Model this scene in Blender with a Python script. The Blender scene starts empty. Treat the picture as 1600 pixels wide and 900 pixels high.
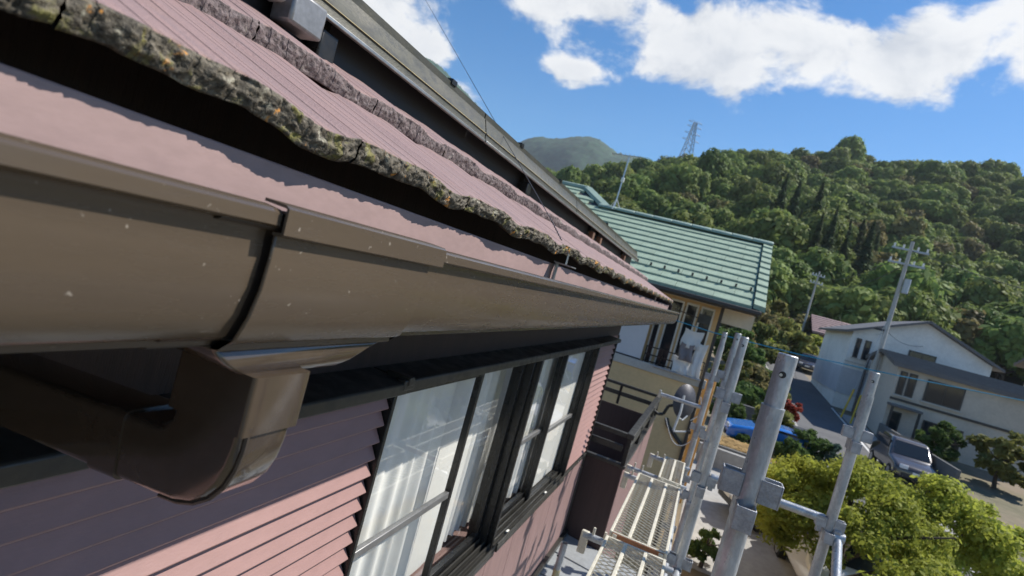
import bpy, bmesh, math, random
import numpy as np
from mathutils import Vector, Matrix, noise as mnoise

sc = bpy.context.scene
C = sc.collection
# ------------------------------------------------------------------ camera
ROLL, PITCH, YAW = math.radians(15.483), math.radians(-2.10), math.radians(19.432)
fh = Vector((-math.sin(YAW), math.cos(YAW), 0)); r0 = Vector((math.cos(YAW), math.sin(YAW), 0)); zz = Vector((0, 0, 1))
fw = fh*math.cos(PITCH) + zz*math.sin(PITCH); u0 = -fh*math.sin(PITCH) + zz*math.cos(PITCH)
R = r0*math.cos(ROLL) + u0*math.sin(ROLL); U = -r0*math.sin(ROLL) + u0*math.cos(ROLL)
cd = bpy.data.cameras.new('camera'); cam = bpy.data.objects.new('camera', cd); C.objects.link(cam)
cam.matrix_world = Matrix(((R.x, U.x, -fw.x, 0), (R.y, U.y, -fw.y, 0), (R.z, U.z, -fw.z, 0), (0, 0, 0, 1)))
cd.sensor_width = 36; cd.lens = 36*900/1600; cd.clip_start = 0.02; cd.clip_end = 8000
cd.dof.use_dof = True; cd.dof.focus_distance = 1.0; cd.dof.aperture_fstop = 8.0
sc.camera = cam
# ------------------------------------------------------------------ light
SUN_EL, SUN_AZ = math.radians(47), math.radians(36)      # azimuth from +X towards +Y
S = Vector((math.cos(SUN_EL)*math.cos(SUN_AZ), math.cos(SUN_EL)*math.sin(SUN_AZ), math.sin(SUN_EL)))
sd = bpy.data.lights.new('sun', 'SUN'); sd.energy = 4.7; sd.angle = math.radians(0.53); sd.color = (1, .95, .87)
so = bpy.data.objects.new('sun', sd); C.objects.link(so); so.rotation_euler = S.to_track_quat('Z', 'Y').to_euler()
sc.view_settings.view_transform = 'Standard'; sc.view_settings.look = 'None'
sc.view_settings.exposure = 0.56; sc.view_settings.gamma = 1; sc.view_settings.use_curve_mapping = False
sc.render.engine = 'CYCLES'
try:
    sc.cycles.max_bounces = 7; sc.cycles.transparent_max_bounces = 12
except Exception: pass

class NT:
    """tiny node-tree helper"""
    def __init__(s, nt): s.nt = nt; s.n = nt.nodes; s.l = nt.links
    def node(s, t, **kw):
        nd = s.n.new(t)
        for k, v in kw.items():
            if k.startswith('i_'):
                key = k[2:]; key = int(key) if key.isdigit() else key
                s.set(nd.inputs[key], v)
            else: setattr(nd, k, v)
        return nd
    def set(s, sock, v):
        if isinstance(v, bpy.types.NodeSocket): s.l.new(v, sock)
        else: sock.default_value = v
    def math(s, op, a, b=0.0, c=None, clamp=False):
        nd = s.n.new('ShaderNodeMath'); nd.operation = op; nd.use_clamp = clamp
        s.set(nd.inputs[0], a); s.set(nd.inputs[1], b)
        if c is not None: s.set(nd.inputs[2], c)
        return nd.outputs[0]
    def vmath(s, op, a, b=(0, 0, 0)):
        nd = s.n.new('ShaderNodeVectorMath'); nd.operation = op
        s.set(nd.inputs[0], a); s.set(nd.inputs[1], b)
        return nd.outputs['Value'] if op in ('DOT_PRODUCT', 'LENGTH', 'DISTANCE') else nd.outputs[0]
    def mix(s, f, a, b, blend='MIX'):
        nd = s.n.new('ShaderNodeMix'); nd.data_type = 'RGBA'; nd.blend_type = blend
        s.set(nd.inputs[0], f); s.set(nd.inputs[6], a); s.set(nd.inputs[7], b)
        return nd.outputs[2]
    def ramp(s, f, lo, hi, a=0.0, b=1.0):
        nd = s.n.new('ShaderNodeMapRange'); nd.interpolation_type = 'SMOOTHSTEP'
        s.set(nd.inputs[0], f); nd.inputs[1].default_value = lo; nd.inputs[2].default_value = hi
        nd.inputs[3].default_value = a; nd.inputs[4].default_value = b
        return nd.outputs[0]
    def noise(s, vec, scale, detail=4, rough=.55, dist=0.0):
        nd = s.n.new('ShaderNodeTexNoise'); s.set(nd.inputs['Vector'], vec)
        nd.inputs['Scale'].default_value = scale; nd.inputs['Detail'].default_value = detail
        nd.inputs['Roughness'].default_value = rough; nd.inputs['Distortion'].default_value = dist
        return nd.outputs['Fac']

# ------------------------------------------------------------------ sky
w = bpy.data.worlds.new('World'); sc.world = w; w.use_nodes = True
T_ = NT(w.node_tree); T_.n.clear()
out = T_.node('ShaderNodeOutputWorld'); bg = T_.node('ShaderNodeBackground'); bg.inputs[1].default_value = 0.096
T_.l.new(bg.outputs[0], out.inputs[0])
sky = T_.node('ShaderNodeTexSky', sky_type='NISHITA', sun_disc=False)
sky.sun_elevation = SUN_EL; sky.sun_rotation = math.pi/2 - SUN_AZ; sky.altitude = 300
sky.air_density = 1.0; sky.dust_density = 0.25; sky.ozone_density = 2.6
hs = T_.node('ShaderNodeHueSaturation'); hs.inputs['Saturation'].default_value = 1.38; hs.inputs['Value'].default_value = 1.0
T_.l.new(sky.outputs[0], hs.inputs['Color'])
tc = T_.node('ShaderNodeTexCoord').outputs['Generated']
dirn = T_.vmath('NORMALIZE', tc)
sep = T_.node('ShaderNodeSeparateXYZ'); T_.l.new(dirn, sep.inputs[0])
az = T_.math('ARCTAN2', sep.outputs[0], sep.outputs[1]); el = T_.math('ARCSINE', sep.outputs[2])
D = math.radians
def blob(a, e, ra, re):
    da = T_.math('DIVIDE', T_.math('SUBTRACT', az, D(a)), D(ra)); de = T_.math('DIVIDE', T_.math('SUBTRACT', el, D(e)), D(re))
    d2 = T_.math('ADD', T_.math('MULTIPLY', da, da), T_.math('MULTIPLY', de, de))
    return T_.math('SUBTRACT', 1.0, T_.math('SQRT', d2))
BL = [(-20, 25.5, 9, 4.0), (-9.5, 24.2, 9, 5.0), (-5.5, 22.3, 4.2, 3.3), (1, 25.4, 8.0, 3.2), (9, 24.6, 7, 3.8), (20, 27, 9, 4.5), (31, 24, 9, 4),
      (-19.2, 19.3, 3.0, 1.5), (-33.5, 17.5, 6.0, 4.2), (-38, 20.5, 8, 5.0), (-30.0, 14.6, 3.2, 2.4), (-52, 22, 10, 5), (-62, 15, 9, 4)]
m = None
for b in BL:
    v = blob(*b); m = v if m is None else T_.math('MAXIMUM', m, v)
scaled = T_.vmath('MULTIPLY', dirn, (1.0, 1.0, 1.5))
n1 = T_.noise(scaled, 7.0, 9, .6, .25)
n0 = T_.noise(scaled, 2.3, 2, .5)
gen = T_.math('MULTIPLY', T_.math('SUBTRACT', n0, .62), 5.0)          # clouds all round the rest of the sky
hi_el = T_.ramp(el, D(29), D(36))
rest = T_.math('MAXIMUM', hi_el, T_.ramp(T_.math('ABSOLUTE', T_.math('ADD', az, D(15))), D(55), D(70)))
gen = T_.math('SUBTRACT', T_.math('MULTIPLY', T_.math('ADD', gen, .8), rest), .8)
m = T_.math('MAXIMUM', m, gen)
dens = T_.math('ADD', T_.math('MULTIPLY', m, 0.95), T_.math('MULTIPLY', T_.math('SUBTRACT', n1, .525), 3.7))
cover = T_.ramp(dens, -0.02, 0.55)
off = T_.vmath('ADD', scaled, (S.x*.035, S.y*.02, .06))
n2 = T_.noise(off, 7.0, 7, .6, .25)
lit = T_.ramp(T_.math('SUBTRACT', T_.math('ADD', n1, .03), n2), -.16, .14)
thick = T_.ramp(dens, .35, 1.15)
lit = T_.math('MULTIPLY', T_.math('ADD', lit, .0), T_.math('SUBTRACT', 1.0, T_.math('MULTIPLY', thick, .30)))
ccol = T_.mix(lit, (4.5, 4.75, 5.15, 1), (6.9, 6.9, 6.85, 1))
col = T_.mix(T_.math('MULTIPLY', cover, .97), hs.outputs[0], ccol)
T_.l.new(col, bg.inputs[0])

# ------------------------------------------------------------------ materials
M = {}
def mat(name, col, rough=.6, metal=0.0, var=0.0, vscale=6.0, bump=0.0, bscale=40.0, col2=None, spec=.5, stretch=(1, 1, 1), streak=0.0, coat=0.0, vlo=.35, vhi=.65, inst=0.0, trans=0.0, scuff=0.0):
    m = bpy.data.materials.new(name); m.use_nodes = True; t = NT(m.node_tree)
    p = t.n['Principled BSDF']; p.inputs['Roughness'].default_value = rough; p.inputs['Metallic'].default_value = metal
    p.inputs['Specular IOR Level'].default_value = spec
    if coat: p.inputs['Coat Weight'].default_value = coat; p.inputs['Coat Roughness'].default_value = .1
    co = t.node('ShaderNodeTexCoord').outputs['Object']
    co = t.vmath('MULTIPLY', co, stretch)
    c1 = (*col, 1)
    c2 = (*(col2 if col2 else [x*(1-var) for x in col]), 1)
    if var or col2:
        f = t.ramp(t.noise(co, vscale, 6, .6), vlo, vhi)
        cc = t.mix(f, c1, c2)
        fine = t.noise(co, vscale*9, 3, .6)
        cc = t.mix(min(.35, var*1.6) if var else .35, cc, t.mix(t.ramp(fine, .3, .7), tuple(x*.75 for x in col)+(1,), tuple(min(1, x*1.2) for x in col)+(1,)))
    else:
        cc = c1
    if scuff:   # pale scratches and dust specks
        raw = t.node('ShaderNodeTexCoord').outputs['Object']
        s1 = t.ramp(t.noise(raw, 150, 2, .5), .71, .76); s2 = t.ramp(t.noise(t.vmath('MULTIPLY', raw, (3, .5, 3)), 38, 5, .7), .66, .74)
        cc = t.mix(t.math('MULTIPLY', t.math('MAXIMUM', s1, t.math('MULTIPLY', s2, .45)), scuff), cc, (.42, .37, .31, 1))
    if inst:
        r = t.node('ShaderNodeObjectInfo').outputs['Random']
        h = t.node('ShaderNodeHueSaturation')
        t.set(h.inputs['Hue'], t.math('ADD', .5-.045*inst, t.math('MULTIPLY', r, .07*inst)))
        t.set(h.inputs['Value'], t.math('ADD', 1-.4*inst, t.math('MULTIPLY', t.math('FRACT', t.math('MULTIPLY', r, 7.31)), .8*inst)))
        t.set(h.inputs['Color'], cc); cc = h.outputs[0]
    t.set(p.inputs['Base Color'], cc)
    if bump:
        bn = t.node('ShaderNodeBump'); bn.inputs['Strength'].default_value = min(1, bump); bn.inputs['Distance'].default_value = .004
        t.l.new(t.noise(co, bscale, 5, .65), bn.inputs['Height']); t.l.new(bn.outputs[0], p.inputs['Normal'])
    if streak:
        rr = t.ramp(t.noise(co, vscale*2, 4, .6), .3, .7, rough-streak, rough+streak); t.set(p.inputs['Roughness'], rr)
    if trans:
        o = t.n['Material Output']; tr = t.node('ShaderNodeBsdfTranslucent'); t.set(tr.inputs[0], cc)
        mx = t.node('ShaderNodeMixShader'); mx.inputs[0].default_value = trans
        t.l.new(p.outputs[0], mx.inputs[1]); t.l.new(tr.outputs[0], mx.inputs[2]); t.l.new(mx.outputs[0], o.inputs['Surface'])
    M[name] = m
    return m
mat('gutter_brown', (.090, .067, .046), .25, scuff=.55, var=.06, vscale=5, stretch=(6, 1, 6), streak=.06)
mat('pvc_brown', (.058, .042, .029), .14, coat=.6, var=.15, vscale=8, streak=.08)
mat('gutter_inside', (.055, .042, .032), .5, var=.4)
mat('pink_fascia', (.37, .255, .238), .5, var=.12, vscale=14, bump=.04, bscale=160, stretch=(1, .35, 1))
mat('pink_siding', (.30, .175, .158), .48, var=.10, vscale=5, bump=.12, bscale=300, stretch=(1, .4, 1))
mat('pink_board', (.255, .162, .152), .7, var=.22, vscale=7, bump=.55, bscale=150, stretch=(3, 3, .35))
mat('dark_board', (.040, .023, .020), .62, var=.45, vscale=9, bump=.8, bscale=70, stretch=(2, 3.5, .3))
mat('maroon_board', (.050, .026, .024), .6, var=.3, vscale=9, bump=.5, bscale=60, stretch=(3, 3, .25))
mat('black_alu', (.022, .022, .022), .33, .3, var=.3, vscale=12, streak=.1)
mat('dark_alu', (.050, .048, .042), .42, .25, var=.4, vscale=10, streak=.1, bump=.1)
mat('grey_alu', (.26, .26, .26), .4, .6, var=.25, vscale=10)
mat('galv', (.52, .54, .56), .38, .45, scuff=.35, var=.48, vscale=16, streak=.12, bump=.35, bscale=140, stretch=(1, 1, .45))
mat('galv_dark', (.42, .43, .45), .5, .5, var=.45, vscale=26, bump=.5, bscale=120)
mat('plank_paint', (.68, .64, .53), .5, .25, var=.22, vscale=20)
mat('plank_orange', (.42, .17, .07), .6, var=.3, vscale=20)
mat('white_plastic', (.78, .77, .73), .35, var=.1)
mat('black_plastic', (.02, .02, .022), .45)
mat('panel_frame', (.072, .067, .048), .45, .25, vscale=11, streak=.1, stretch=(2.5, 1, 2.5), bump=.2, bscale=90, col2=(.036, .038, .024))
mat('alu_edge', (.40, .40, .38), .35, .8, var=.3, vscale=10)
mat('cell', (.010, .013, .028), .12, coat=.6)
mat('rust', (.17, .09, .05), .8, var=.5, vscale=30)
mat('steel_wire', (.10, .10, .105), .45, .6)
mat('zinc', (.55, .56, .56), .3, .85, var=.3, vscale=30)
mat('curtain', (.90, .89, .86), .85, trans=.15)
mat('blind', (.74, .73, .70), .8, var=.04)
mat('room', (.30, .28, .25), .8, var=.1)
mat('grey_metal_roof', (.36, .38, .39), .42, .25, var=.22, vscale=5)
mat('green_tile', (.29, .375, .285), .7, spec=.25, var=.22, vscale=3, inst=.06, bump=.1)
mat('green_cap', (.26, .345, .28), .5, var=.2, vscale=3)
mat('tan_wall', (.72, .52, .28), .85, var=.10, vscale=2, bump=.3, bscale=60)
mat('cream_wall', (.66, .59, .47), .8, var=.10, vscale=2)
mat('white_wall', (.74, .75, .76), .8, var=.08, vscale=1.5)
mat('grey_panel', (.60, .63, .68), .35, var=.05)
mat('dark_trim', (.045, .038, .034), .5, var=.2)
mat('slab_grey', (.50, .49, .46), .8, var=.15, vscale=3)
mat('stucco_white', (.78, .77, .74), .85, var=.13, vscale=.8)
mat('stucco_blue', (.47, .50, .55), .8, var=.13, vscale=.8)
mat('stucco_beige', (.52, .46, .39), .85, var=.13, vscale=.8)
mat('brown_wall', (.17, .115, .085), .8, var=.15, vscale=.8)
mat('ochre_wall', (.45, .30, .16), .8, var=.15, vscale=.8)
mat('roof_pinkbrown', (.27, .175, .165), .6, var=.25, vscale=1.5)
mat('roof_red', (.33, .135, .09), .65, var=.25, vscale=1.5)
mat('roof_grey', (.13, .125, .13), .55, var=.25, vscale=1.5)
mat('asphalt', (.105, .105, .108), .9, var=.22, vscale=.5, bump=.4, bscale=30)
mat('line_white', (.62, .62, .60), .7, var=.25, vscale=2)
mat('concrete', (.36, .35, .33), .85, var=.25, vscale=.7, bump=.3, bscale=12)
mat('concrete_dark', (.15, .145, .135), .9, var=.35, vscale=.9, bump=.3, bscale=12)
mat('soil', (.20, .155, .105), .95, var=.4, vscale=.35, bump=.6, bscale=9, col2=(.10, .105, .05))
mat('straw', (.50, .33, .13), .9, var=.35, vscale=3, bump=.8, bscale=40)
mat('bark', (.085, .065, .05), .9, var=.4, vscale=8, bump=.8, bscale=30, stretch=(2, 2, .4))
mat('leaf_core', (.028, .040, .016), .9, var=.3)
def leafmat(n, c, inst=1.0, trans=.42): mat(n, c, .65, var=.30, vscale=.9, inst=inst, trans=trans, spec=.12)
leafmat('leaf_hill', (.21, .275, .078), .55)
leafmat('leaf_conifer', (.10, .155, .062), .6, .3)
leafmat('leaf_autumn', (.23, .215, .085), .5)
leafmat('leaf_yellow', (.36, .41, .07), .3, .5)
leafmat('leaf_green', (.105, .165, .048), .4)
leafmat('leaf_bluegreen', (.12, .19, .15), .3)
leafmat('leaf_olive', (.22, .23, .07), .5)
leafmat('leaf_red', (.36, .095, .045), .3)
mat('hill_soil', (.045, .058, .022), .95, var=.4, vscale=.05)
mat('mountain', (.022, .072, .030), .95, vscale=.10, col2=(.006, .026, .014), vlo=.40, vhi=.60)
mat('tower_steel', (.42, .44, .46), .5, .4)
mat('pole_concrete', (.44, .43, .40), .8, var=.15)
mat('car_blue', (.015, .16, .55), .25, coat=1)
mat('car_white', (.72, .72, .72), .25, coat=1)
mat('car_dark', (.045, .035, .032), .25, coat=1)
mat('car_glass', (.02, .025, .03), .05)
mat('tyre', (.015, .015, .015), .8)
mat('lamp_glass', (.75, .75, .75), .1)
mat('crate_blue', (.02, .17, .62), .4)
mat('yellow_guard', (.62, .42, .03), .5, var=.2)
mat('rope_blue', (.03, .27, .42), .6)
mat('orange_board', (.52, .31, .11), .7, var=.15, vscale=3)
mat('wood', (.22, .14, .08), .8, var=.3)
mat('dish_grey', (.14, .14, .155), .45, .3, var=.1)
mat('cloth_white', (.80, .80, .79), .9, trans=.2)
mat('cloth_grey', (.22, .20, .21), .9)
mat('brass', (.55, .42, .2), .35, .9)
mat('yellow_tape', (.50, .43, .24), .6, var=.3, vscale=30)

# clear architectural glass: transparent + fresnel reflection
g = bpy.data.materials.new('window_glass'); g.use_nodes = True; t = NT(g.node_tree); t.n.remove(t.n['Principled BSDF'])
tr = t.node('ShaderNodeBsdfTransparent'); tr.inputs[0].default_value = (.95, .955, .94, 1)
gl = t.node('ShaderNodeBsdfGlossy'); gl.inputs['Roughness'].default_value = .015; gl.inputs[0].default_value = (1, 1, 1, 1)
fr = t.node('ShaderNodeFresnel'); t.l.new(t.ramp(t.node('ShaderNodeNewGeometry').outputs['Backfacing'], 0, 1, 1.42, 1/1.42), fr.inputs[0])
mx = t.node('ShaderNodeMixShader'); t.l.new(fr.outputs[0], mx.inputs[0]); t.l.new(tr.outputs[0], mx.inputs[1]); t.l.new(gl.outputs[0], mx.inputs[2])
t.l.new(mx.outputs[0], t.n['Material Output'].inputs['Surface']); M['window_glass'] = g

# roof tile: faded pink coat, streaks up the slope; rough broken butt with lichen where the face is exposed
def tile_mat(name, lichen):
    m = bpy.data.materials.new(name); m.use_nodes = True; t = NT(m.node_tree); p = t.n['Principled BSDF']
    co = t.node('ShaderNodeTexCoord').outputs['Object']
    at = t.node('ShaderNodeAttribute', attribute_name='butt').outputs['Fac']
    n = t.noise(t.vmath('MULTIPLY', co, (.6, 9, .6)), 9, 5, .65); n_b = t.noise(co, 10, 5, .6); n_f = t.noise(co, 220, 3, .7)
    pink = t.mix(t.ramp(n, .3, .72), (.285, .190, .180, 1), (.225, .163, .163, 1))
    pink = t.mix(t.math('MULTIPLY', t.ramp(n_b, .52, .72), .45), pink, (.30, .19, .16, 1))
    groove = t.node('ShaderNodeTexWave', wave_type='BANDS', bands_direction='Y'); groove.inputs['Scale'].default_value = 8.5
    groove.inputs['Distortion'].default_value = .35; groove.inputs['Detail'].default_value = 3; groove.inputs['Detail Scale'].default_value = 6; t.l.new(co, groove.inputs[0])
    gf = t.ramp(groove.outputs['Fac'], .93, .995)
    pink = t.mix(t.math('MULTIPLY', gf, .75), pink, (.12, .08, .075, 1))
    pink = t.mix(t.math('MULTIPLY', t.ramp(n_f, .55, .8), .35), pink, (.30, .22, .21, 1))
    if lichen:
        l1 = t.noise(co, 34, 4, .6, .6); l2 = t.noise(t.vmath('ADD', co, (3, 7, 1)), 32, 4, .6, .4); l3 = t.noise(t.vmath('ADD', co, (9, 2, 5)), 40, 4, .55, .5)
        n_m = t.noise(co, 75, 4, .7); b = t.mix(t.ramp(t.math('ADD', t.math('MULTIPLY', n_f, .5), t.math('MULTIPLY', n_m, .5)), .38, .62), (.042, .036, .027, 1), (.165, .143, .108, 1))
        b = t.mix(t.math('MULTIPLY', t.ramp(l1, .55, .66), t.ramp(n_f, .2, .6)), b, (.19, .175, .055, 1))
        b = t.mix(t.math('MULTIPLY', t.ramp(l3, .60, .68), t.ramp(n_f, .25, .6)), b, (.33, .31, .24, 1))
        b = t.mix(t.math('MULTIPLY', t.ramp(l2, .60, .66), t.ramp(n_f, .2, .5)), b, (.60, .27, .055, 1))
    else:
        l3 = t.noise(co, 14, 4, .6, .5)
        n_m = t.noise(co, 75, 4, .7); b = t.mix(t.ramp(t.math('ADD', t.math('MULTIPLY', n_f, .5), t.math('MULTIPLY', n_m, .5)), .38, .62), (.070, .055, .055, 1), (.20, .157, .155, 1))
        b = t.mix(t.math('MULTIPLY', t.ramp(l3, .62, .72), .6), b, (.50, .47, .40, 1))
    c = t.mix(t.ramp(t.math('ADD', at, t.math('MULTIPLY', t.math('SUBTRACT', n_f, .5), .5)), .35, .65), pink, b)
    t.set(p.inputs['Base Color'], c); p.inputs['Roughness'].default_value = .75; p.inputs['Specular IOR Level'].default_value = .3
    bn = t.node('ShaderNodeBump'); bn.inputs['Strength'].default_value = .8; bn.inputs['Distance'].default_value = .0022
    h = t.math('SUBTRACT', n_f, t.math('MULTIPLY', gf, 1.2)); h = t.math('ADD', h, t.math('MULTIPLY', at, t.noise(co, 90, 4, .7)))
    t.l.new(h, bn.inputs['Height']); t.l.new(bn.outputs[0], p.inputs['Normal'])
    M[name] = m
tile_mat('tile_lichen', True); tile_mat('tile_bare', False)

# ------------------------------------------------------------------ mesh helpers
class MB:
    def __init__(s): s.v = []; s.f = []
    def add(s, vs, fs):
        o = len(s.v); s.v += [tuple(x) for x in vs]; s.f += [tuple(i+o for i in f) for f in fs]; return s
    def box(s, x0, x1, y0, y1, z0, z1, T=None):
        vs = [(x, y, z) for x in (x0, x1) for y in (y0, y1) for z in (z0, z1)]
        if T is not None: vs = [T @ Vector(p) for p in vs]
        return s.add(vs, [(0, 1, 3, 2), (4, 6, 7, 5), (0, 4, 5, 1), (2, 3, 7, 6), (0, 2, 6, 4), (1, 5, 7, 3)])
    def tube(s, a, b, r, n=12, r2=None, cap=True):
        a, b = Vector(a), Vector(b); r2 = r if r2 is None else r2
        q = (b-a).to_track_quat('Z', 'Y'); vs = []
        for i in range(n):
            t_ = 2*math.pi*i/n; d = q @ Vector((math.cos(t_), math.sin(t_), 0)); vs += [a+d*r, b+d*r2]
        fs = [(2*i, 2*((i+1) % n), 2*((i+1) % n)+1, 2*i+1) for i in range(n)]
        if cap: fs += [tuple(2*i for i in range(n))[::-1], tuple(2*i+1 for i in range(n))]
        return s.add(vs, fs)
    def path(s, pts, r, n=6):
        for a, b in zip(pts[:-1], pts[1:]): s.tube(a, b, r, n)
        return s
    def prism(s, prof, y0, y1, axis='y'):
        """closed profile extruded; axis y: prof=(x,z); axis x: prof=(y,z); axis z: prof=(x,y)"""
        n = len(prof); P = []
        for q in (y0, y1):
            for a, b in prof: P.append((a, q, b) if axis == 'y' else (q, a, b) if axis == 'x' else (a, b, q))
        fs = [(i, (i+1) % n, n+(i+1) % n, n+i) for i in range(n)] + [tuple(range(n))[::-1], tuple(range(n, 2*n))]
        return s.add(P, fs)
    def build(s, name, m, parent=None, bevel=0, smooth=False, seg=2):
        me = bpy.data.meshes.new(name); me.from_pydata(s.v, [], s.f)
        bm = bmesh.new(); bm.from_mesh(me); bmesh.ops.recalc_face_normals(bm, faces=bm.faces); bm.to_mesh(me); bm.free()
        return finish(name, me, m, parent, bevel, smooth, seg)
def finish(name, me, m, parent=None, bevel=0, smooth=False, seg=2):
    me.materials.append(M[m] if isinstance(m, str) else m)
    o = bpy.data.objects.new(name, me); C.objects.link(o)
    if parent is not None: o.parent = parent
    if bevel:
        b = o.modifiers.new('bevel', 'BEVEL'); b.width = bevel; b.segments = seg; b.limit_method = 'ANGLE'; b.angle_limit = math.radians(35)
    if smooth or bevel:
        me.polygons.foreach_set('use_smooth', [True]*len(me.polygons))
        if not bevel:
            try: me.set_sharp_from_angle(angle=math.radians(38))
            except Exception: pass
        else:
            try: me.set_sharp_from_angle(angle=math.radians(50))
            except Exception: pass
    return o
def npmesh(name, V, Q):
    me = bpy.data.meshes.new(name); V = np.asarray(V, np.float32); Q = np.asarray(Q, np.int32); k = Q.shape[1]
    me.vertices.add(len(V)); me.vertices.foreach_set('co', V.ravel())
    me.loops.add(Q.size); me.loops.foreach_set('vertex_index', Q.ravel())
    me.polygons.add(len(Q)); me.polygons.foreach_set('loop_start', np.arange(0, Q.size, k, dtype=np.int32)); me.polygons.foreach_set('loop_total', np.full(len(Q), k, np.int32))
    me.update(calc_edges=True); return me
def tag(o, label, cat=None, group=None, kind=None):
    if label: o['label'] = label
    if cat: o['category'] = cat
    if group: o['group'] = group
    if kind: o['kind'] = kind
    return o
def thing(name, label, cat, loc=(0, 0, 0), rz=0, group=None):
    o = bpy.data.objects.new(name, None); C.objects.link(o); o.location = loc; o.rotation_euler = (0, 0, rz); o.empty_display_size = .1
    return tag(o, label, cat, group)
def link_copy(src, parent, loc=None):
    c = src.copy(); C.objects.link(c); c.parent = parent
    if loc is not None: c.location = loc
    return c
def copy_tree(o, parent=None):
    c = o.copy(); C.objects.link(c); c.parent = parent
    for ch in list(o.children): copy_tree(ch, c)
    return c
def offset_poly(P, d):
    out = []
    for i, p in enumerate(P):
        a = Vector(P[max(i-1, 0)]); b = Vector(P[min(i+1, len(P)-1)]); t_ = (b-a).normalized(); out.append((p[0]-t_.y*d, p[1]+t_.x*d))
    return out
rng = random.Random(7); nr = np.random.default_rng(11)
def gz(y): return -5.6 + .065*max(y, 0)           # the valley floor climbs gently towards the hill

# ================================================================== SETTING: ground, road, hill, mountains
ys = [-700, -200, 0, 20, 40, 60, 80, 110]; xs = [-1200, -200, -40, 0, 40, 200, 900]
V = [(x, y, gz(y)) for y in ys for x in xs]; n = len(xs)
Q = [(j*n+i, j*n+i+1, (j+1)*n+i+1, (j+1)*n+i) for j in range(len(ys)-1) for i in range(n-1)]
tag(finish('ground', npmesh('ground', V, Q), 'soil'), None, kind='structure')
def strip(name, m, x0, x1, y0, y1, h, step=10, kind='structure', parent=None):
    yy = list(np.arange(y0, y1, step)) + [y1]; V = []; 
    for y in yy: V += [(x0, y, gz(y)+h), (x1, y, gz(y)+h)]
    o = finish(name, npmesh(name, V, [(2*i, 2*i+1, 2*i+3, 2*i+2) for i in range(len(yy)-1)]), m, parent)
    if kind: o['kind'] = kind
    return o
strip('road', 'asphalt', 4.75, 7.9, -20, 78, .012)
strip('road_side', 'concrete', 7.9, 8.9, -20, 38, .016)
strip('lane_line', 'line_white', 7.65, 7.77, -20, 39, .020)
strip('driveway', 'concrete', .5, 4.75, 12.2, 20.5, .010)
mb = MB()
for i in range(20):
    y = -20+i*5; a, b = gz(y), gz(y+5)
    mb.add([(4.62, y, a-.2), (4.75, y, a-.2), (4.75, y, a+.12), (4.62, y, a+.12), (4.62, y+4.98, b-.2), (4.75, y+4.98, b-.2), (4.75, y+4.98, b+.12), (4.62, y+4.98, b+.12)],
           [(0, 1, 2, 3), (4, 7, 6, 5), (0, 3, 7, 4), (1, 5, 6, 2), (3, 2, 6, 7), (0, 4, 5, 1)])
tag(mb.build('kerb', 'concrete'), None, kind='structure')

# hill: ridge heights along x (at y about 300), valley floor in front
RX = np.array([-600, -300, -106, -89, -69, -57, -38, -12, 15, 29, 52, 80, 102, 200, 400, 700.]); RZ = np.array([20, 30, 43, 45, 50, 53, 60, 70, 79, 82, 83, 83, 85, 88, 70, 40.])
def hz(x, y):
    r = np.interp(x, RX, RZ); t_ = np.clip((y-78)/222, 0, 1)
    base = gz(78) if np.isscalar(y) else -0.53
    up = base + (r-base)*(0.62*t_ + .38*t_*t_*(3-2*t_))
    back = np.clip((y-300)/220, 0, 1)
    gully = 5*np.sin(x*.055+y*.012)*np.sin(t_*math.pi) + 2.5*np.sin(x*.13-y*.05)*np.sin(t_*math.pi)
    return up*(1-back*back*.8) + gully - .35*(y < 80)
gx = np.linspace(-620, 700, 90); gy = np.linspace(72, 520, 50)
X_, Y_ = np.meshgrid(gx, gy); Z_ = hz(X_, Y_); V = np.stack([X_, Y_, Z_], -1).reshape(-1, 3); n = len(gx)
Q = [(j*n+i, j*n+i+1, (j+1)*n+i+1, (j+1)*n+i) for j in range(len(gy)-1) for i in range(n-1)]
tag(finish('hill', npmesh('hill', V, Q), 'hill_soil', smooth=True), None, kind='structure')
# mountains far behind
def mountain(name, px, pz, y0, y1):
    gx = np.linspace(px[0], px[-1], 260); gy = np.linspace(y0, y1, 60); X_, Y_ = np.meshgrid(gx, gy)
    top = np.interp(gx, px, pz)[None, :]; t_ = (Y_-y0)/(y1-y0); prof = np.sin(np.clip(t_*1.25, 0, 1)*math.pi/2)**.8
    N = np.array([[mnoise.fractal(Vector((x*.006, y*.006, 3.1)), 1.0, 2.0, 6) for x in gx] for y in gy])
    Z_ = top*prof + N*16*(.25+prof*(1-prof)*3) + N*5 + np.random.default_rng(3).normal(0, 1.6, N.shape); V = np.stack([X_, Y_, Z_], -1).reshape(-1, 3); n = len(gx)
    Q = [(j*n+i, j*n+i+1, (j+1)*n+i+1, (j+1)*n+i) for j in range(len(gy)-1) for i in range(n-1)]
    return tag(finish(name, npmesh(name, V, Q), 'mountain', smooth=True), None, kind='structure')
mountain('mountain', [-1150, -900, -739, -637, -537, -501, -450, -400], [330, 420, 398, 343, 275, 235, 150, 60], 900, 1240)
mountain('mountain', [-1100, -760, -640, -560, -500, -443, -400, -338, -297, -227, -150, 0, 400, 880], [120, 200, 300, 355, 362, 378, 376, 352, 353, 342, 325, 300, 260, 150], 1200, 1560)

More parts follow.
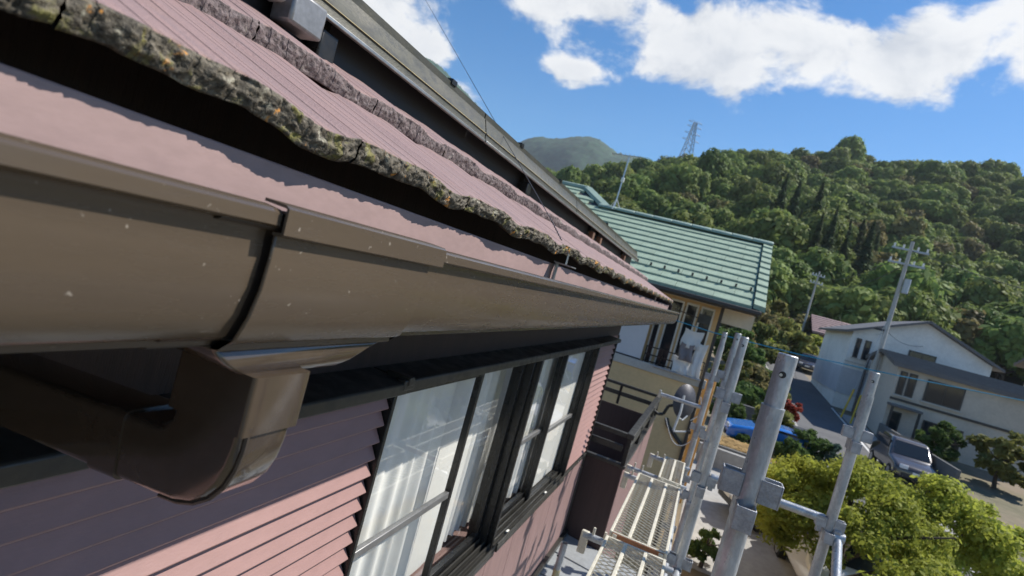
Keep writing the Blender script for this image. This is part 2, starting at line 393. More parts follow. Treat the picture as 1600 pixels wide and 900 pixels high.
# ================================================================== vegetation builders
def leaf_cloud(lobes, n, size, flat=.55, seed=0, up=.25, shell=(.72, 1.06), squash=.85):
    g = np.random.default_rng(seed); L = np.array([l[:3] for l in lobes], float); Rr = np.array([l[3] for l in lobes], float)
    w_ = Rr**2; w_ /= w_.sum(); k = g.choice(len(lobes), n, p=w_)
    d = g.normal(size=(n, 3)); d /= np.linalg.norm(d, axis=1)[:, None]
    rad = g.uniform(*shell, n)*(1+.10*np.sin(d[:, 0]*7+k)+.08*np.sin(d[:, 2]*9+2*k))
    sc3 = np.array([1, 1, squash]); P = L[k] + d*(Rr[k]*rad)[:, None]*sc3
    nrm = d + g.normal(size=(n, 3))*flat + np.array([0, 0, up]); nrm /= np.linalg.norm(nrm, axis=1)[:, None]
    a = np.cross(nrm, g.normal(size=(n, 3))); a /= np.linalg.norm(a, axis=1)[:, None]; b = np.cross(nrm, a)
    s = (size*np.clip(g.lognormal(-.05, .38, n), .4, 2.0))[:, None]
    V = np.stack([P-a*s, P-b*s*.55+nrm*s*.12, P+a*s, P+b*s*.55+nrm*s*.12], 1).reshape(-1, 3)
    return V, np.arange(4*n).reshape(-1, 4)
def blob_core(lobes, f=.78):
    bm = bmesh.new()
    for x, y, z, r in lobes:
        bmesh.ops.create_icosphere(bm, subdivisions=1, radius=r*f, matrix=Matrix.Translation((x, y, z)) @ Matrix.Diagonal((1, 1, .85, 1)))
    me = bpy.data.meshes.new('c'); bm.to_mesh(me); bm.free()
    V = np.array([v.co for v in me.vertices]); F = np.array([list(p.vertices) + [p.vertices[2]] for p in me.polygons]); bpy.data.meshes.remove(me)
    return V, F
def crown_mesh(name, lobes, n, size, seed, core=True, **kw):
    V, Q = leaf_cloud(lobes, n, size, seed=seed, **kw)
    me = npmesh(name, V, Q)
    return me
def dome_lobes(rx, rz, n, seed, z0=0.0, rr=(.32, .5)):
    g = random.Random(seed); L = [(0, 0, z0+rz*.5, rx*.62)]
    for i in range(n):
        a = 2.399*i + g.uniform(-.3, .3); h = (i+.5)/n; q = math.sqrt(max(.05, 1-(h*.95)**2))
        L.append((rx*.66*q*math.cos(a), rx*.66*q*math.sin(a), z0+rz*(.12+.80*h), rx*g.uniform(*rr)))
    return L
def trunk_mesh(name, h, r, seed, limbs=5, spread=1.0, lean=(0, 0)):
    g = random.Random(seed); mb = MB(); pts = [Vector((lean[0]*t_, lean[1]*t_, h*t_)) + Vector((g.uniform(-.03, .03)*h, g.uniform(-.03, .03)*h, 0))*(t_ > 0) for t_ in (0, .3, .6, 1)]
    for i, (a, b) in enumerate(zip(pts[:-1], pts[1:])): mb.tube(a, b, r*(1-.22*i), 8, r*(1-.22*(i+1)))
    for i in range(limbs):
        a = pts[1].lerp(pts[3], .15+.7*i/max(1, limbs)); an = 2.4*i+g.uniform(-.4, .4); q = spread*g.uniform(.7, 1.1)
        m_ = a+Vector((math.cos(an)*q*.5, math.sin(an)*q*.5, h*.14)); e = m_+Vector((math.cos(an+.3)*q*.5, math.sin(an+.3)*q*.5, h*.16))
        mb.tube(a, m_, r*.45, 6, r*.3); mb.tube(m_, e, r*.3, 5, r*.1)
    return mb

# far forest prototypes (leaf faces spread through clumped crowns)
protos = bpy.data.collections.new('forest_prototypes')
PM = []
for i, (rx, rz, nl, mt) in enumerate([(4.2, 4.6, 13, 'leaf_hill'), (3.6, 5.2, 12, 'leaf_hill'), (4.6, 4.0, 14, 'leaf_hill'), (3.4, 4.2, 11, 'leaf_autumn')]):
    lob = dome_lobes(rx, rz, nl+9, 40+i, 1.0, (.20, .44)); V, Q = leaf_cloud(lob, 3400, .34, seed=50+i, flat=.38); V2, Q2 = blob_core(lob, .80)
    me = npmesh('crown', np.vstack([V, V2]), np.vstack([Q, Q2+len(V)])); PM.append((me, mt))
for i in range(2):
    g_ = np.random.default_rng(70+i); nC = 1700; h = g_.uniform(0, 1, nC)**.8; a = g_.uniform(0, 6.283, nC); q = (1.75+.3*i)*(1-h)**.85*g_.uniform(.55, 1.05, nC)*(1+.18*np.sin(h*40))
    P = np.stack([q*np.cos(a), q*np.sin(a), .6+h*9.5], 1); dr = np.stack([np.cos(a), np.sin(a), np.full(nC, -.45)], 1); tn = np.stack([-np.sin(a), np.cos(a), np.zeros(nC)], 1)
    s = (.42*(1.15-h*.7)*g_.uniform(.7, 1.3, nC))[:, None]
    V = np.stack([P-dr*s, P-tn*s*.5, P+dr*s, P+tn*s*.5], 1).reshape(-1, 3)
    PM.append((npmesh('crown', V, np.arange(4*nC).reshape(-1, 4)), 'leaf_conifer'))
for i, (me, mt) in enumerate(PM):
    me.materials.append(M[mt]); o = bpy.data.objects.new('forest_crown_%d' % i, me); protos.objects.link(o)

def forest_points():
    g = np.random.default_rng(5); pts = []
    y = 92.0
    while y < 330:
        step = 5.2 + (y-90)*.007
        xa = -.46*y-12; xb = .52*y+20
        for x in np.arange(xa, xb, step):
            pts.append((x+g.uniform(-1.7, 1.7), y+g.uniform(-1.7, 1.7)))
        y += step*1.05
    P = np.array(pts); return P
P = forest_points(); keep = ~((np.abs(P[:, 0]+29) < 7) & (np.abs(P[:, 1]-252) < 8)); P = P[keep]
nP = len(P); conif = np.sin(P[:, 0]*.045+1.0)+np.sin(P[:, 1]*.06+P[:, 0]*.02) + nr.normal(0, .55, nP)
idx = np.where((conif > 1.85) & (P[:, 1] < 190), nr.integers(4, 6, nP), np.where(nr.uniform(0, 1, nP) < .09, 3, nr.integers(0, 3, nP)))
scl = np.clip(nr.normal(1.0, .27, nP), .5, 1.6)*np.where(idx > 3, .82, 1.0); ridge = (P[:, 1] > 285) & (nr.uniform(0, 1, nP) < .3); scl = np.where(ridge, scl*1.35, scl)
Zp = hz(P[:, 0], P[:, 1]) + .3
me = bpy.data.meshes.new('forest'); me.vertices.add(nP); me.vertices.foreach_set('co', np.stack([P[:, 0], P[:, 1], Zp], 1).astype(np.float32).ravel())
for nm, tp, arr in (('idx', 'INT', idx.astype(np.int32)), ('scl', 'FLOAT', scl.astype(np.float32)), ('sz', 'FLOAT', (scl*nr.uniform(.8, 1.35, nP)).astype(np.float32)), ('rot', 'FLOAT', nr.uniform(0, 6.28, nP).astype(np.float32))):
    at = me.attributes.new(nm, tp, 'POINT'); at.data.foreach_set('value', arr)
fo = bpy.data.objects.new('forest', me); C.objects.link(fo); tag(fo, 'dense mixed woodland covering the hillside behind the houses', 'forest', kind='stuff')
ng = bpy.data.node_groups.new('scatter', 'GeometryNodeTree'); ng.interface.new_socket('Geometry', in_out='INPUT', socket_type='NodeSocketGeometry'); ng.interface.new_socket('Geometry', in_out='OUTPUT', socket_type='NodeSocketGeometry')
N_ = ng.nodes; Lk = ng.links
gi = N_.new('NodeGroupInput'); go = N_.new('NodeGroupOutput'); ip = N_.new('GeometryNodeInstanceOnPoints'); ci = N_.new('GeometryNodeCollectionInfo')
ci.inputs['Collection'].default_value = protos; ci.inputs['Separate Children'].default_value = True; ci.inputs['Reset Children'].default_value = True
def nattr(nm, tp):
    a = N_.new('GeometryNodeInputNamedAttribute'); a.data_type = tp; a.inputs['Name'].default_value = nm
    return [s_ for s_ in a.outputs if s_.enabled and s_.name == 'Attribute'][0]
cx = N_.new('ShaderNodeCombineXYZ'); Lk.new(nattr('rot', 'FLOAT'), cx.inputs['Z'])
Lk.new(gi.outputs[0], ip.inputs['Points']); Lk.new(ci.outputs[0], ip.inputs['Instance']); ip.inputs['Pick Instance'].default_value = True
Lk.new(nattr('idx', 'INT'), ip.inputs['Instance Index']); Lk.new(cx.outputs[0], ip.inputs['Rotation']); cs = N_.new('ShaderNodeCombineXYZ'); Lk.new(nattr('scl', 'FLOAT'), cs.inputs['X']); Lk.new(nattr('scl', 'FLOAT'), cs.inputs['Y']); Lk.new(nattr('sz', 'FLOAT'), cs.inputs['Z']); Lk.new(cs.outputs[0], ip.inputs['Scale']); Lk.new(ip.outputs[0], go.inputs[0])
md = fo.modifiers.new('scatter', 'NODES'); md.node_group = ng

# single trees at the foot of the wood
tr_m = trunk_mesh('trunk', 4.5, .22, 3, 5, 2.2).build('trunk', 'bark'); tme = tr_m.data; bpy.data.objects.remove(tr_m)
g_ = random.Random(21)
for i in range(34):
    x = -14+i*1.75+g_.uniform(-1.5, 1.5); y = 80+g_.uniform(0, 11); k = g_.choice([0, 1, 2, 0, 2, 3]); s = g_.uniform(.75, 1.15)
    t_ = thing('hillside_tree', 'round-crowned broadleaf tree at the foot of the wooded hill' if k < 3 else 'brownish autumn-leaved tree at the foot of the wooded hill', 'tree', (x, y, float(hz(np.float64(x), np.float64(y)))-.1), g_.uniform(0, 6), 'trees at the foot of the hill')
    t_.scale = (s, s, s*1.05)
    a = bpy.data.objects.new('trunk', tme); C.objects.link(a); a.parent = t_; a.scale = (1, 1, .9)
    c = bpy.data.objects.new('crown', PM[k][0]); C.objects.link(c); c.parent = t_; c.location = (0, 0, 1.3)

# ================================================================== OUR HOUSE
house = thing('house', 'pink-sided two-storey house with brown gutter and faded pink concrete tile roof', 'house', (0, 0, 0))
YA, YE = -1.2, 5.3                       # wall from behind the camera to the gable end
XW = -.75
# --- roof tiles ---
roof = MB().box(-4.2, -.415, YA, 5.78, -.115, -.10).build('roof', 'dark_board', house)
roof.name = 'roof'
def tile(course, k, lich):
    """one concrete tile, top surface with shallow wave and a broken rough butt"""
    W = .30; y0 = -.975 + k*W + (.10 if course % 2 else .0)
    xb = -.40 - .29*course; zt = .089 + .149*course; th = (.026, .036, .034)[min(course, 2)]
    near = y0 < 2.2; nu = 120 if (near and course < 2) else 34; nbt = 14 if (near and course < 2) else 6; nup = 6
    V = []; Bt = []
    sd_ = Vector((course*13.7, k*3.31, 0))
    for i in range(nu+1):
        u = i/nu; y = y0 + .0010 + u*(W-.0020)
        wave = .0042*math.sin(2*math.pi*(u-.1)) + .0022*math.sin(4*math.pi*u+.8)
        if u > .95: wave += .0018*(u-.95)/.05
        chip = mnoise.fractal(Vector((y*26, course*5, 1.7)), .9, 2, 3)
        zt_ = zt + wave; zb_ = zt_ - th - .0016*chip + .002*math.sin(y*9.0)
        col = []
        for j in range(nup+1):                      # from the top back edge to the front top edge
            s = (1-j/nup)**1.6; x = xb - .34*s; z = zt_ + .40*.34*s*1.0; col.append((x, y, z, 0.0))
        for j in range(1, nbt+1):                   # the butt, top to bottom
            q = j/nbt; n_ = mnoise.fractal(Vector((y*60, q*2.2+course*9, .7)), .8, 2.1, 4); n2 = mnoise.noise(Vector((y*150, q*6, course*3.0)))
            n3 = mnoise.noise(Vector((y*330, q*11, course*7.0)))
            lump = (.0052 if lich else .0040)*n_ + (.0032 if lich else .0026)*n2 + (.0022 if lich else .0018)*n3
            lump *= 1-.7*q**4
            x = xb + lump + .006*math.sin(q*math.pi)*(.7 if lich else .5) - .004*q; z = zt_ + (zb_-zt_)*q + .0022*n_*math.sin(q*math.pi)
            col.append((x, y, z, 1.0))
        for j in range(1, 3): col.append((xb-.12*j, y, zb_+.40*.12*j+.002, .6))
        V += [c[:3] for c in col]; Bt += [c[3] for c in col]
    n = nup+1+nbt+2; Q = []
    for i in range(nu):
        for j in range(n-1): Q.append((i*n+j, i*n+j+1, (i+1)*n+j+1, (i+1)*n+j))
    me = npmesh('roof_tile', V, Q)
    a = me.attributes.new('butt', 'FLOAT', 'POINT'); a.data.foreach_set('value', Bt)
    me.polygons.foreach_set('use_smooth', [True]*len(me.polygons))
    return finish('roof_tile', me, 'tile_lichen' if lich else 'tile_bare', roof)
for course in range(4):
    for k in range(0, 22 if course % 2 == 0 else 22): tile(course, k, course == 0)
# sheathing that closes the roof under and above the visible courses, plus gable verge
MB().add([(-.56, YA, .118), (-.56, 5.72, .118), (-1.6, 5.72, .652), (-1.6, YA, .652), (-.56, YA, -.05), (-.56, 5.72, -.05), (-1.6, 5.72, .60), (-1.6, YA, .60)],
         [(0, 1, 2, 3), (7, 6, 5, 4), (0, 4, 5, 1), (2, 6, 7, 3), (1, 5, 6, 2), (0, 3, 7, 4)]).build('roof_deck', 'dark_board', house)
MB().add([(-1.55, YA, .66), (-1.55, 5.74, .66), (-4.2, 5.74, 2.0), (-4.2, YA, 2.0), (-1.55, YA, .60), (-1.55, 5.74, .60), (-4.2, 5.74, 1.94), (-4.2, YA, 1.94)],
         [(0, 1, 2, 3), (7, 6, 5, 4), (0, 4, 5, 1), (2, 6, 7, 3), (1, 5, 6, 2), (0, 3, 7, 4)]).build('upper_roof', 'tile_bare', house)
MB().box(-.452, -.431, YA, 5.72, -.135, .036).build('fascia', 'pink_fascia', house, bevel=.002)
MB().add([(-.40, 5.722, .05), (-.40, 5.745, .05), (-1.6, 5.745, .62), (-1.6, 5.722, .62), (-.40, 5.722, -.07), (-.40, 5.745, -.07), (-1.6, 5.745, .42), (-1.6, 5.722, .42)],
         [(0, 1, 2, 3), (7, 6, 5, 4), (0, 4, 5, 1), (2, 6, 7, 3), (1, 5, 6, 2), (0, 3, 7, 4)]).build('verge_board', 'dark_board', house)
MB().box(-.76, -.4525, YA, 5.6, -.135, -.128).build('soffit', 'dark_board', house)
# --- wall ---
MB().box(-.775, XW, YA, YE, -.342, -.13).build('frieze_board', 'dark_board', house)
wl = MB().box(-.98, -.77, YA, 1.29, -2.6, -.14).box(-.98, -.77, 1.29, 3.99, -2.6, -1.335).box(-.98, -.77, 1.29, 3.99, -.375, -.14).box(-.98, -.77, 3.99, YE, -2.6, -.14)
wall = wl.box(-.98, -.77, YA, YE, -5.6, -2.603).build('wall', 'pink_board', house)
MB().box(-3.5, -.98, YE-.2, YE, -5.6, -.14).build('gable_wall', 'pink_board', house)
y = YA
while y < YE-.01:
    y2 = min(y+.4545, YE); z_hi = -1.342 if y < 4.7 else -.345
    MB().box(-.769, XW, y+.0025, y2-.0025, -2.55, z_hi).build('wall_board', 'pink_board', wall, bevel=.003); y = y2
MB().box(-.78, -.742, YE-.03, YE+.012, -2.55, -.344).build('corner_trim', 'dark_alu', house)
# --- shutter boxes with ribbed slats ---
ZS = -1.310                               # window sill level
def shutter_box(y0, y1, label):
    mb = MB().box(-.745, -.715, y0, y1, ZS-.02, -.36).build('shutter_box', 'black_alu', house); mb['label'] = label
    n = 21; p = (-.385-(ZS-.005))/n; prof = [(-.714, 0), (-.680, .002), (-.678, .005), (-.699, p-.007), (-.702, p), (-.714, p)]
    s0 = None
    for i in range(n):
        z = ZS-.005 + i*p
        if s0 is None: s0 = MB().prism([(a, b) for a, b in prof], y0+.012, y1-.012).build('slat', 'pink_siding', mb, bevel=.0012); s0.location.z = z
        else: link_copy(s0, mb, (0, 0, z))
    MB().box(-.745, -.672, y1-.008, y1+.006, ZS-.02, -.36).build('end_rail', 'black_alu', mb, bevel=.002)
    MB().box(-.745, -.672, y0, y1-.0085, ZS-.045, ZS-.0205).build('bottom_rail', 'dark_alu', mb, bevel=.002)
    return mb
shutter_box(-.9, 1.285, 'ribbed pink shutter box beside the curtained window')
shutter_box(4.02, 4.80, 'narrow ribbed pink shutter box at the gable corner')
for y0, y1, x in ((-1.0, 1.262, -.636), (1.272, 2.60, -.648), (2.61, 3.98, -.648), (3.99, 4.82, -.652)):
    MB().prism([(-.752, -.338), (x-.004, -.343), (x, -.347), (x, -.372), (x-.01, -.376), (-.752, -.376)], y0, y1).build('header_track', 'dark_alu', house, bevel=.002)
MB().box(-.70, -.630, 1.252, 1.276, -.350, -.328).box(-.66, -.634, 1.238, 1.29, -.362, -.3355).build('track_end_cap', 'dark_alu', house, bevel=.003)
# --- windows ---
def window(y0, y1, label):
    w_ = MB().box(-.80, -.700, y0, y0+.016, ZS, -.3765).box(-.80, -.700, y1-.016, y1, ZS, -.3765).box(-.80, -.700, y0+.016, y1-.016, -.40, -.3765).build('window', 'black_alu', house, bevel=.002)
    w_['label'] = label
    st = MB()
    for i, x in enumerate((-.655, -.680, -.705, -.730)):
        st.box(x-.0035, x+.0035, y0-.012, y1+.0, ZS-.0005, ZS+.016+.005*i)
    st.box(-.80, -.650, y0-.012, y1+.0, ZS-.028, ZS-.001)
    st.build('sill', 'dark_alu', w_, bevel=.001)
    return w_
def sash(parent, y0, y1, x, pane='window_glass', rail=None, st=.035, frame='black_alu', bst=None, st2=None):
    bst = bst or st; st2 = st2 or st; zt, zb_ = -.395, ZS+.012
    s = MB().box(x-.012, x+.012, y0, y0+st, zb_, zt).box(x-.012, x+.012, y1-st2, y1, zb_, zt).box(x-.0115, x+.0115, y0+st, y1-st2, zt-.02, zt).box(x-.0115, x+.0115, y0+st, y1-st2, zb_, zb_+bst).build('sash', frame, parent, bevel=.0015)
    MB().add([(x, y0+st, zb_+bst), (x, y1-st2, zb_+bst), (x, y1-st2, zt-.02), (x, y0+st, zt-.02)], [(0, 1, 2, 3)]).build('pane', pane, s)
    if rail is not None: MB().box(x-.009, x+.009, y0+st, y1-st2, rail-.012, rail+.012).build('mid_rail', 'grey_alu', s, bevel=.002)
    return s
def fin(parent, y0, y1, x): return MB().box(-.80, x, y0, y1, ZS-.03, -.365).build('shutter_guide', 'black_alu', parent, bevel=.003)
wA = window(1.300, 2.598, 'wide sliding window with white lace curtains')
sash(wA, 1.316, 1.975, -.722, rail=-.872, st=.010, st2=.016)
sash(wA, 2.055, 2.582, -.752, st=.010, bst=.045, st2=.03)
fin(wA, 2.600, 2.626, -.672)
wB = window(2.648, 3.952, 'sliding window with a plain pale blind')
sash(wB, 2.664, 3.300, -.752, rail=-.88, st=.02, bst=.045)
sash(wB, 3.286, 3.938, -.722, rail=-.88, st=.014, st2=.012)
MB().box(-.735, -.708, 3.262, 3.2855, ZS+.01, -.40).build('meeting_stile', 'black_alu', wB, bevel=.003)
fin(wB, 3.954, 3.985, -.660)
for y in (2.80, 3.50): MB().box(-.672, -.6588, y, y+.03, ZS-.0005, ZS+.012).build('drain_clip', 'white_plastic', wB)
# room behind, curtains
rm = MB().box(-2.6, -.99, 1.1, 4.7, -2.35, -2.33).box(-2.62, -2.6, 1.1, 4.7, -2.35, -.2).box(-2.6, -.99, 1.18, 1.2, -2.35, -.2).box(-2.6, -.99, 4.7, 4.72, -2.35, -.2).box(-2.6, -.99, 1.2, 4.7, -.2, -.18).build('room', 'room', house)
def curtain(name, y0, y1, x, folds, amp, label, m='curtain', sweep=0.0):
    nu, nv = int(folds*14), 14; V = []
    for j in range(nv+1):
        v = j/nv; z = -.38 - v*.90
        for i in range(nu+1):
            u = i/nu; pinch = 1-sweep*v**1.6*(.8)
            y = y0+(y1-y0)*u*pinch; a = amp*(.55+.45*v)
            V.append((x + a*math.sin(u*folds*2*math.pi+1.3*math.sin(u*9)) + .3*a*math.sin(u*folds*4.7+2), y + .4*a*math.cos(u*folds*2*math.pi), z))
    n = nu+1; Q = [(j*n+i, j*n+i+1, (j+1)*n+i+1, (j+1)*n+i) for j in range(nv) for i in range(nu)]
    o = finish(name, npmesh(name, V, Q), m, smooth=True); return tag(o, label, 'curtain', 'curtains in the house windows')
curtain('curtain', 1.32, 1.97, -.800, 6.5, .016, 'gathered white lace curtain next to the ribbed pink shutter box')
curtain('curtain', 1.90, 2.34, -.822, 1.0, .003, 'flat pale sheer curtain drawn beside the gathered lace curtain', 'blind')
curtain('curtain', 2.27, 2.90, -.850, 7.5, .016, 'white lace curtain swept aside at its foot behind clear glass', sweep=.25)
curtain('curtain', 2.30, 3.10, -.91, 1.0, .004, 'flat grey-white sheer hanging behind the swept lace curtain', 'blind')
curtain('curtain', 2.72, 3.60, -.800, 8.5, .014, 'white lace curtain beside the meeting stile of the far window')
curtain('curtain', 3.305, 3.945, -.7445, 1.0, .0015, 'plain pale blind filling the far sliding window', 'blind')

# --- gutter with outlet ---
G_out = [(-.335, -.0035), (-.3200, -.0055), (-.3165, -.008), (-.3160, -.0175), (-.3190, -.0195), (-.3265, -.0205), (-.3285, -.026), (-.3270, -.045), (-.3285, -.07), (-.3330, -.092), (-.3405, -.112), (-.3440, -.1145), (-.3520, -.1150), (-.3535, -.1225), (-.362, -.1245), (-.42, -.1245), (-.4215, -.02)]
def shell(poly, d):
    inn = offset_poly(poly, d); return poly + inn[::-1]
gut = MB().prism(shell(G_out, -.0022), YA, .3503).build('gutter', 'gutter_brown', house, smooth=True)
gut['label'] = 'brown plastic rain gutter along the eave'
MB().prism(shell(G_out, -.0022), .598, 3.952).build('gutter_run', 'gutter_brown', gut, smooth=True)
MB().prism(shell([(a+.0008*0, b) for a, b in G_out], -.0022), 3.957, 5.83).build('gutter_run', 'gutter_brown', gut, smooth=True)
MB().prism(G_out, 5.83, 5.834).build('gutter_end_cap', 'gutter_brown', gut)
MB().prism(shell([(a-.0016, b+.001) for a, b in G_out[3:-2]], -.0015), 3.90, 4.01).build('gutter_joint', 'gutter_inside', gut)
MB().prism(shell([(a-.0040, b-.0028) for a, b in G_out], -.0012), .30, .40).build('joint_liner', 'gutter_inside', gut)
# outlet (collector) box: hood over the lip, face standing proud, funnel, socket, elbow
bx = [(-.336, .0005), (-.3150, -.0010), (-.3110, -.0035), (-.3105, -.0235), (-.3125, -.0250), (-.3215, -.0258)]
hood = MB().prism(shell(bx, -.0025), .350, .621).build('outlet_hood', 'gutter_brown', gut, bevel=.001)
face = [(-.3225, -.0245), (-.3222, -.045), (-.3235, -.07), (-.3280, -.093), (-.3360, -.1145), (-.3400, -.1175), (-.3480, -.118), (-.3490, -.1265), (-.358, -.128), (-.43, -.128)]
MB().prism(shell([(a+.0035, b) for a, b in face], -.0035), .3520, .604).build('outlet_box', 'gutter_brown', gut, bevel=.0014)
def loft(mb, rings):
    n = len(rings[0]); o = len(mb.v); mb.v += [tuple(p) for r in rings for p in r]
    for k in range(len(rings)-1):
        for i in range(n): mb.f.append((o+k*n+i, o+k*n+(i+1) % n, o+(k+1)*n+(i+1) % n, o+(k+1)*n+i))
    mb.f.append(tuple(o+i for i in range(n))[::-1]); mb.f.append(tuple(o+(len(rings)-1)*n+i for i in range(n)))
    return mb
def rrect(x0, x1, y0, y1, z, r, k=4):
    P = []
    for cx_, cy_, a0 in ((x1-r, y1-r, 0), (x0+r, y1-r, 90), (x0+r, y0+r, 180), (x1-r, y0+r, 270)):
        for i in range(k+1):
            a = math.radians(a0+90*i/k); P.append((cx_+r*math.cos(a), cy_+r*math.sin(a), z))
    return P
R_ = [rrect(-.425, xf, ya, yb, z, .006) for z, xf, ya, yb in ((-.1265, -.3475, .352, .590), (-.131, -.3440, .354, .566), (-.137, -.3425, .360, .548), (-.143, -.342, .370, .530), (-.1475, -.343, .380, .512), (-.149, -.348, .388, .500))]
loft(MB(), R_).build('outlet_funnel', 'pvc_brown', gut, smooth=True)
loft(MB(), [rrect(-.4165, -.3295, .3825, .4530, z, .004) for z in (-.146, -.1985)]).build('outlet_socket', 'pvc_brown', gut, smooth=True)
o_ = [(-.3325, -.190), (-.3330, -.212), (-.3360, -.230), (-.3430, -.2475), (-.3545, -.262), (-.370, -.2725), (-.388, -.2785), (-.410, -.281), (-.46, -.2855), (-.70, -.304)]
i_ = [(-.4130, -.190), (-.4130, -.203), (-.4145, -.210), (-.4180, -.216), (-.4225, -.2195), (-.428, -.2215), (-.436, -.2225), (-.446, -.2230), (-.465, -.2240), (-.70, -.242)]
mb = MB(); n = len(o_)
rings = []
for (ox, oz), (ix, iz) in zip(o_, i_):
    dv = Vector((ix-ox, iz-oz)); L_ = dv.length; dv.normalize(); r = .008; ring = []
    ya, yb = .3870, .4490
    for (q, yy, a0) in ((L_-r, yb-r, 0), (r, yb-r, 90), (r, ya+r, 180), (L_-r, ya+r, 270)):
        for i in range(5):
            a = math.radians(a0+22.5*i); s_ = q+r*math.cos(a); ring.append((ox+dv.x*s_, yy+r*math.sin(a), oz+dv.y*s_))
    rings.append(ring)
loft(mb, rings).build('outlet_elbow', 'pvc_brown', gut, smooth=True)
# collar ring where the elbow meets the horizontal pipe, and the downpipe on the wall
loft(MB(), [[(x, y_, z) for (x, y_, z) in rr] for rr in ([[(p[0]-.0005, .418+(p[1]-.418)*1.06, -.254+(p[2]+.254)*1.07) for p in rings[8]], [(p[0]-.035, .418+(p[1]-.418)*1.06, -.257+(p[2]+.254)*1.07) for p in rings[8]]])]).build('pipe_collar', 'pvc_brown', gut, smooth=True)
# rim line between faces of the elbow
MB().path([Vector((p[0]+.0010, .3925, p[1]-.0005)) for p in o_[:8]], .0024, 6).build('elbow_rim', 'gutter_inside', gut)
# --- balcony on the gable side ---
balc = MB().box(-2.2, -.405, 5.42, 8.4, -2.36, -2.30).build('balcony', 'slab_grey', house); balc['label'] = 'small balcony with dark rails at the gable end'
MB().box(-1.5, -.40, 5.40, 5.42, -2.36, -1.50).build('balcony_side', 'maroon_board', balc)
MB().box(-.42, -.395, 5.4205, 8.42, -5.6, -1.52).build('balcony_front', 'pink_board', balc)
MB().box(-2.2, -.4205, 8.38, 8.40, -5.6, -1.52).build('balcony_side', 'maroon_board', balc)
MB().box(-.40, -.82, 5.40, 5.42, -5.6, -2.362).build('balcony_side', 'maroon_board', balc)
def rail(mb_name, pts, w2=.028, h2=.02):
    m_ = MB()
    for (x0, y0), (x1, y1), z in pts: m_.box(min(x0, x1)-w2, max(x0, x1)+w2, min(y0, y1)-w2, max(y0, y1)+w2, z-h2, z+h2)
    return m_.build(mb_name, 'dark_alu', balc, bevel=.006)
rail('handrail', [((-.74, 5.41), (-.47, 5.41), -1.215)]); rail('handrail', [((-.41, 5.41), (-.41, 8.40), -1.213)], .034, .024); rail('handrail', [((-2.1, 8.40), (-.47, 8.40), -1.215)])
rail('lower_rail', [((-.74, 5.41), (-.47, 5.41), -1.345)], .016, .03); rail('lower_rail', [((-.41, 5.44), (-.41, 8.37), -1.345)], .014, .03); rail('lower_rail', [((-2.1, 8.40), (-.45, 8.40), -1.345)], .014, .03)
rail('coping', [((-1.5, 5.41), (-.46, 5.41), -1.495)], .03, .016); rail('coping', [((-.41, 5.41), (-.41, 8.40), -1.505)], .03, .016)
for (x, y) in ((-.41, 5.41), (-.41, 6.4), (-.41, 7.4), (-.41, 8.40), (-.95, 8.40), (-1.6, 8.40)): MB().box(x-.018, x+.018, y-.018, y+.018, -1.50, -1.235).build('rail_post', 'black_alu', balc)
# --- ground-floor roof below the windows ---
lr = MB().box(-.76, .02, -.5, 5.39, -2.50, -2.36).build('lower_roof', 'dark_trim', house)
for i in range(13):
    y = -.45+i*.45; MB().add([(-.749, y+.012, -2.28), (-.749, y+.438, -2.28), (.04, y+.438, -2.35), (.04, y+.012, -2.35), (-.749, y+.012, -2.30), (-.749, y+.438, -2.30), (.04, y+.438, -2.37), (.04, y+.012, -2.37)],
         [(0, 1, 2, 3), (7, 6, 5, 4), (0, 4, 5, 1), (2, 6, 7, 3), (1, 5, 6, 2), (0, 3, 7, 4)]).build('roof_panel', 'grey_metal_roof', lr, bevel=.004)
MB().box(-.748, -.715, -.5, 5.38, -2.285, -2.235).build('wall_flashing', 'dark_alu', lr)
MB().box(-.10, .00, -.5, 5.3, -5.7, -2.51).build('ground_floor_wall', 'pink_board', house)

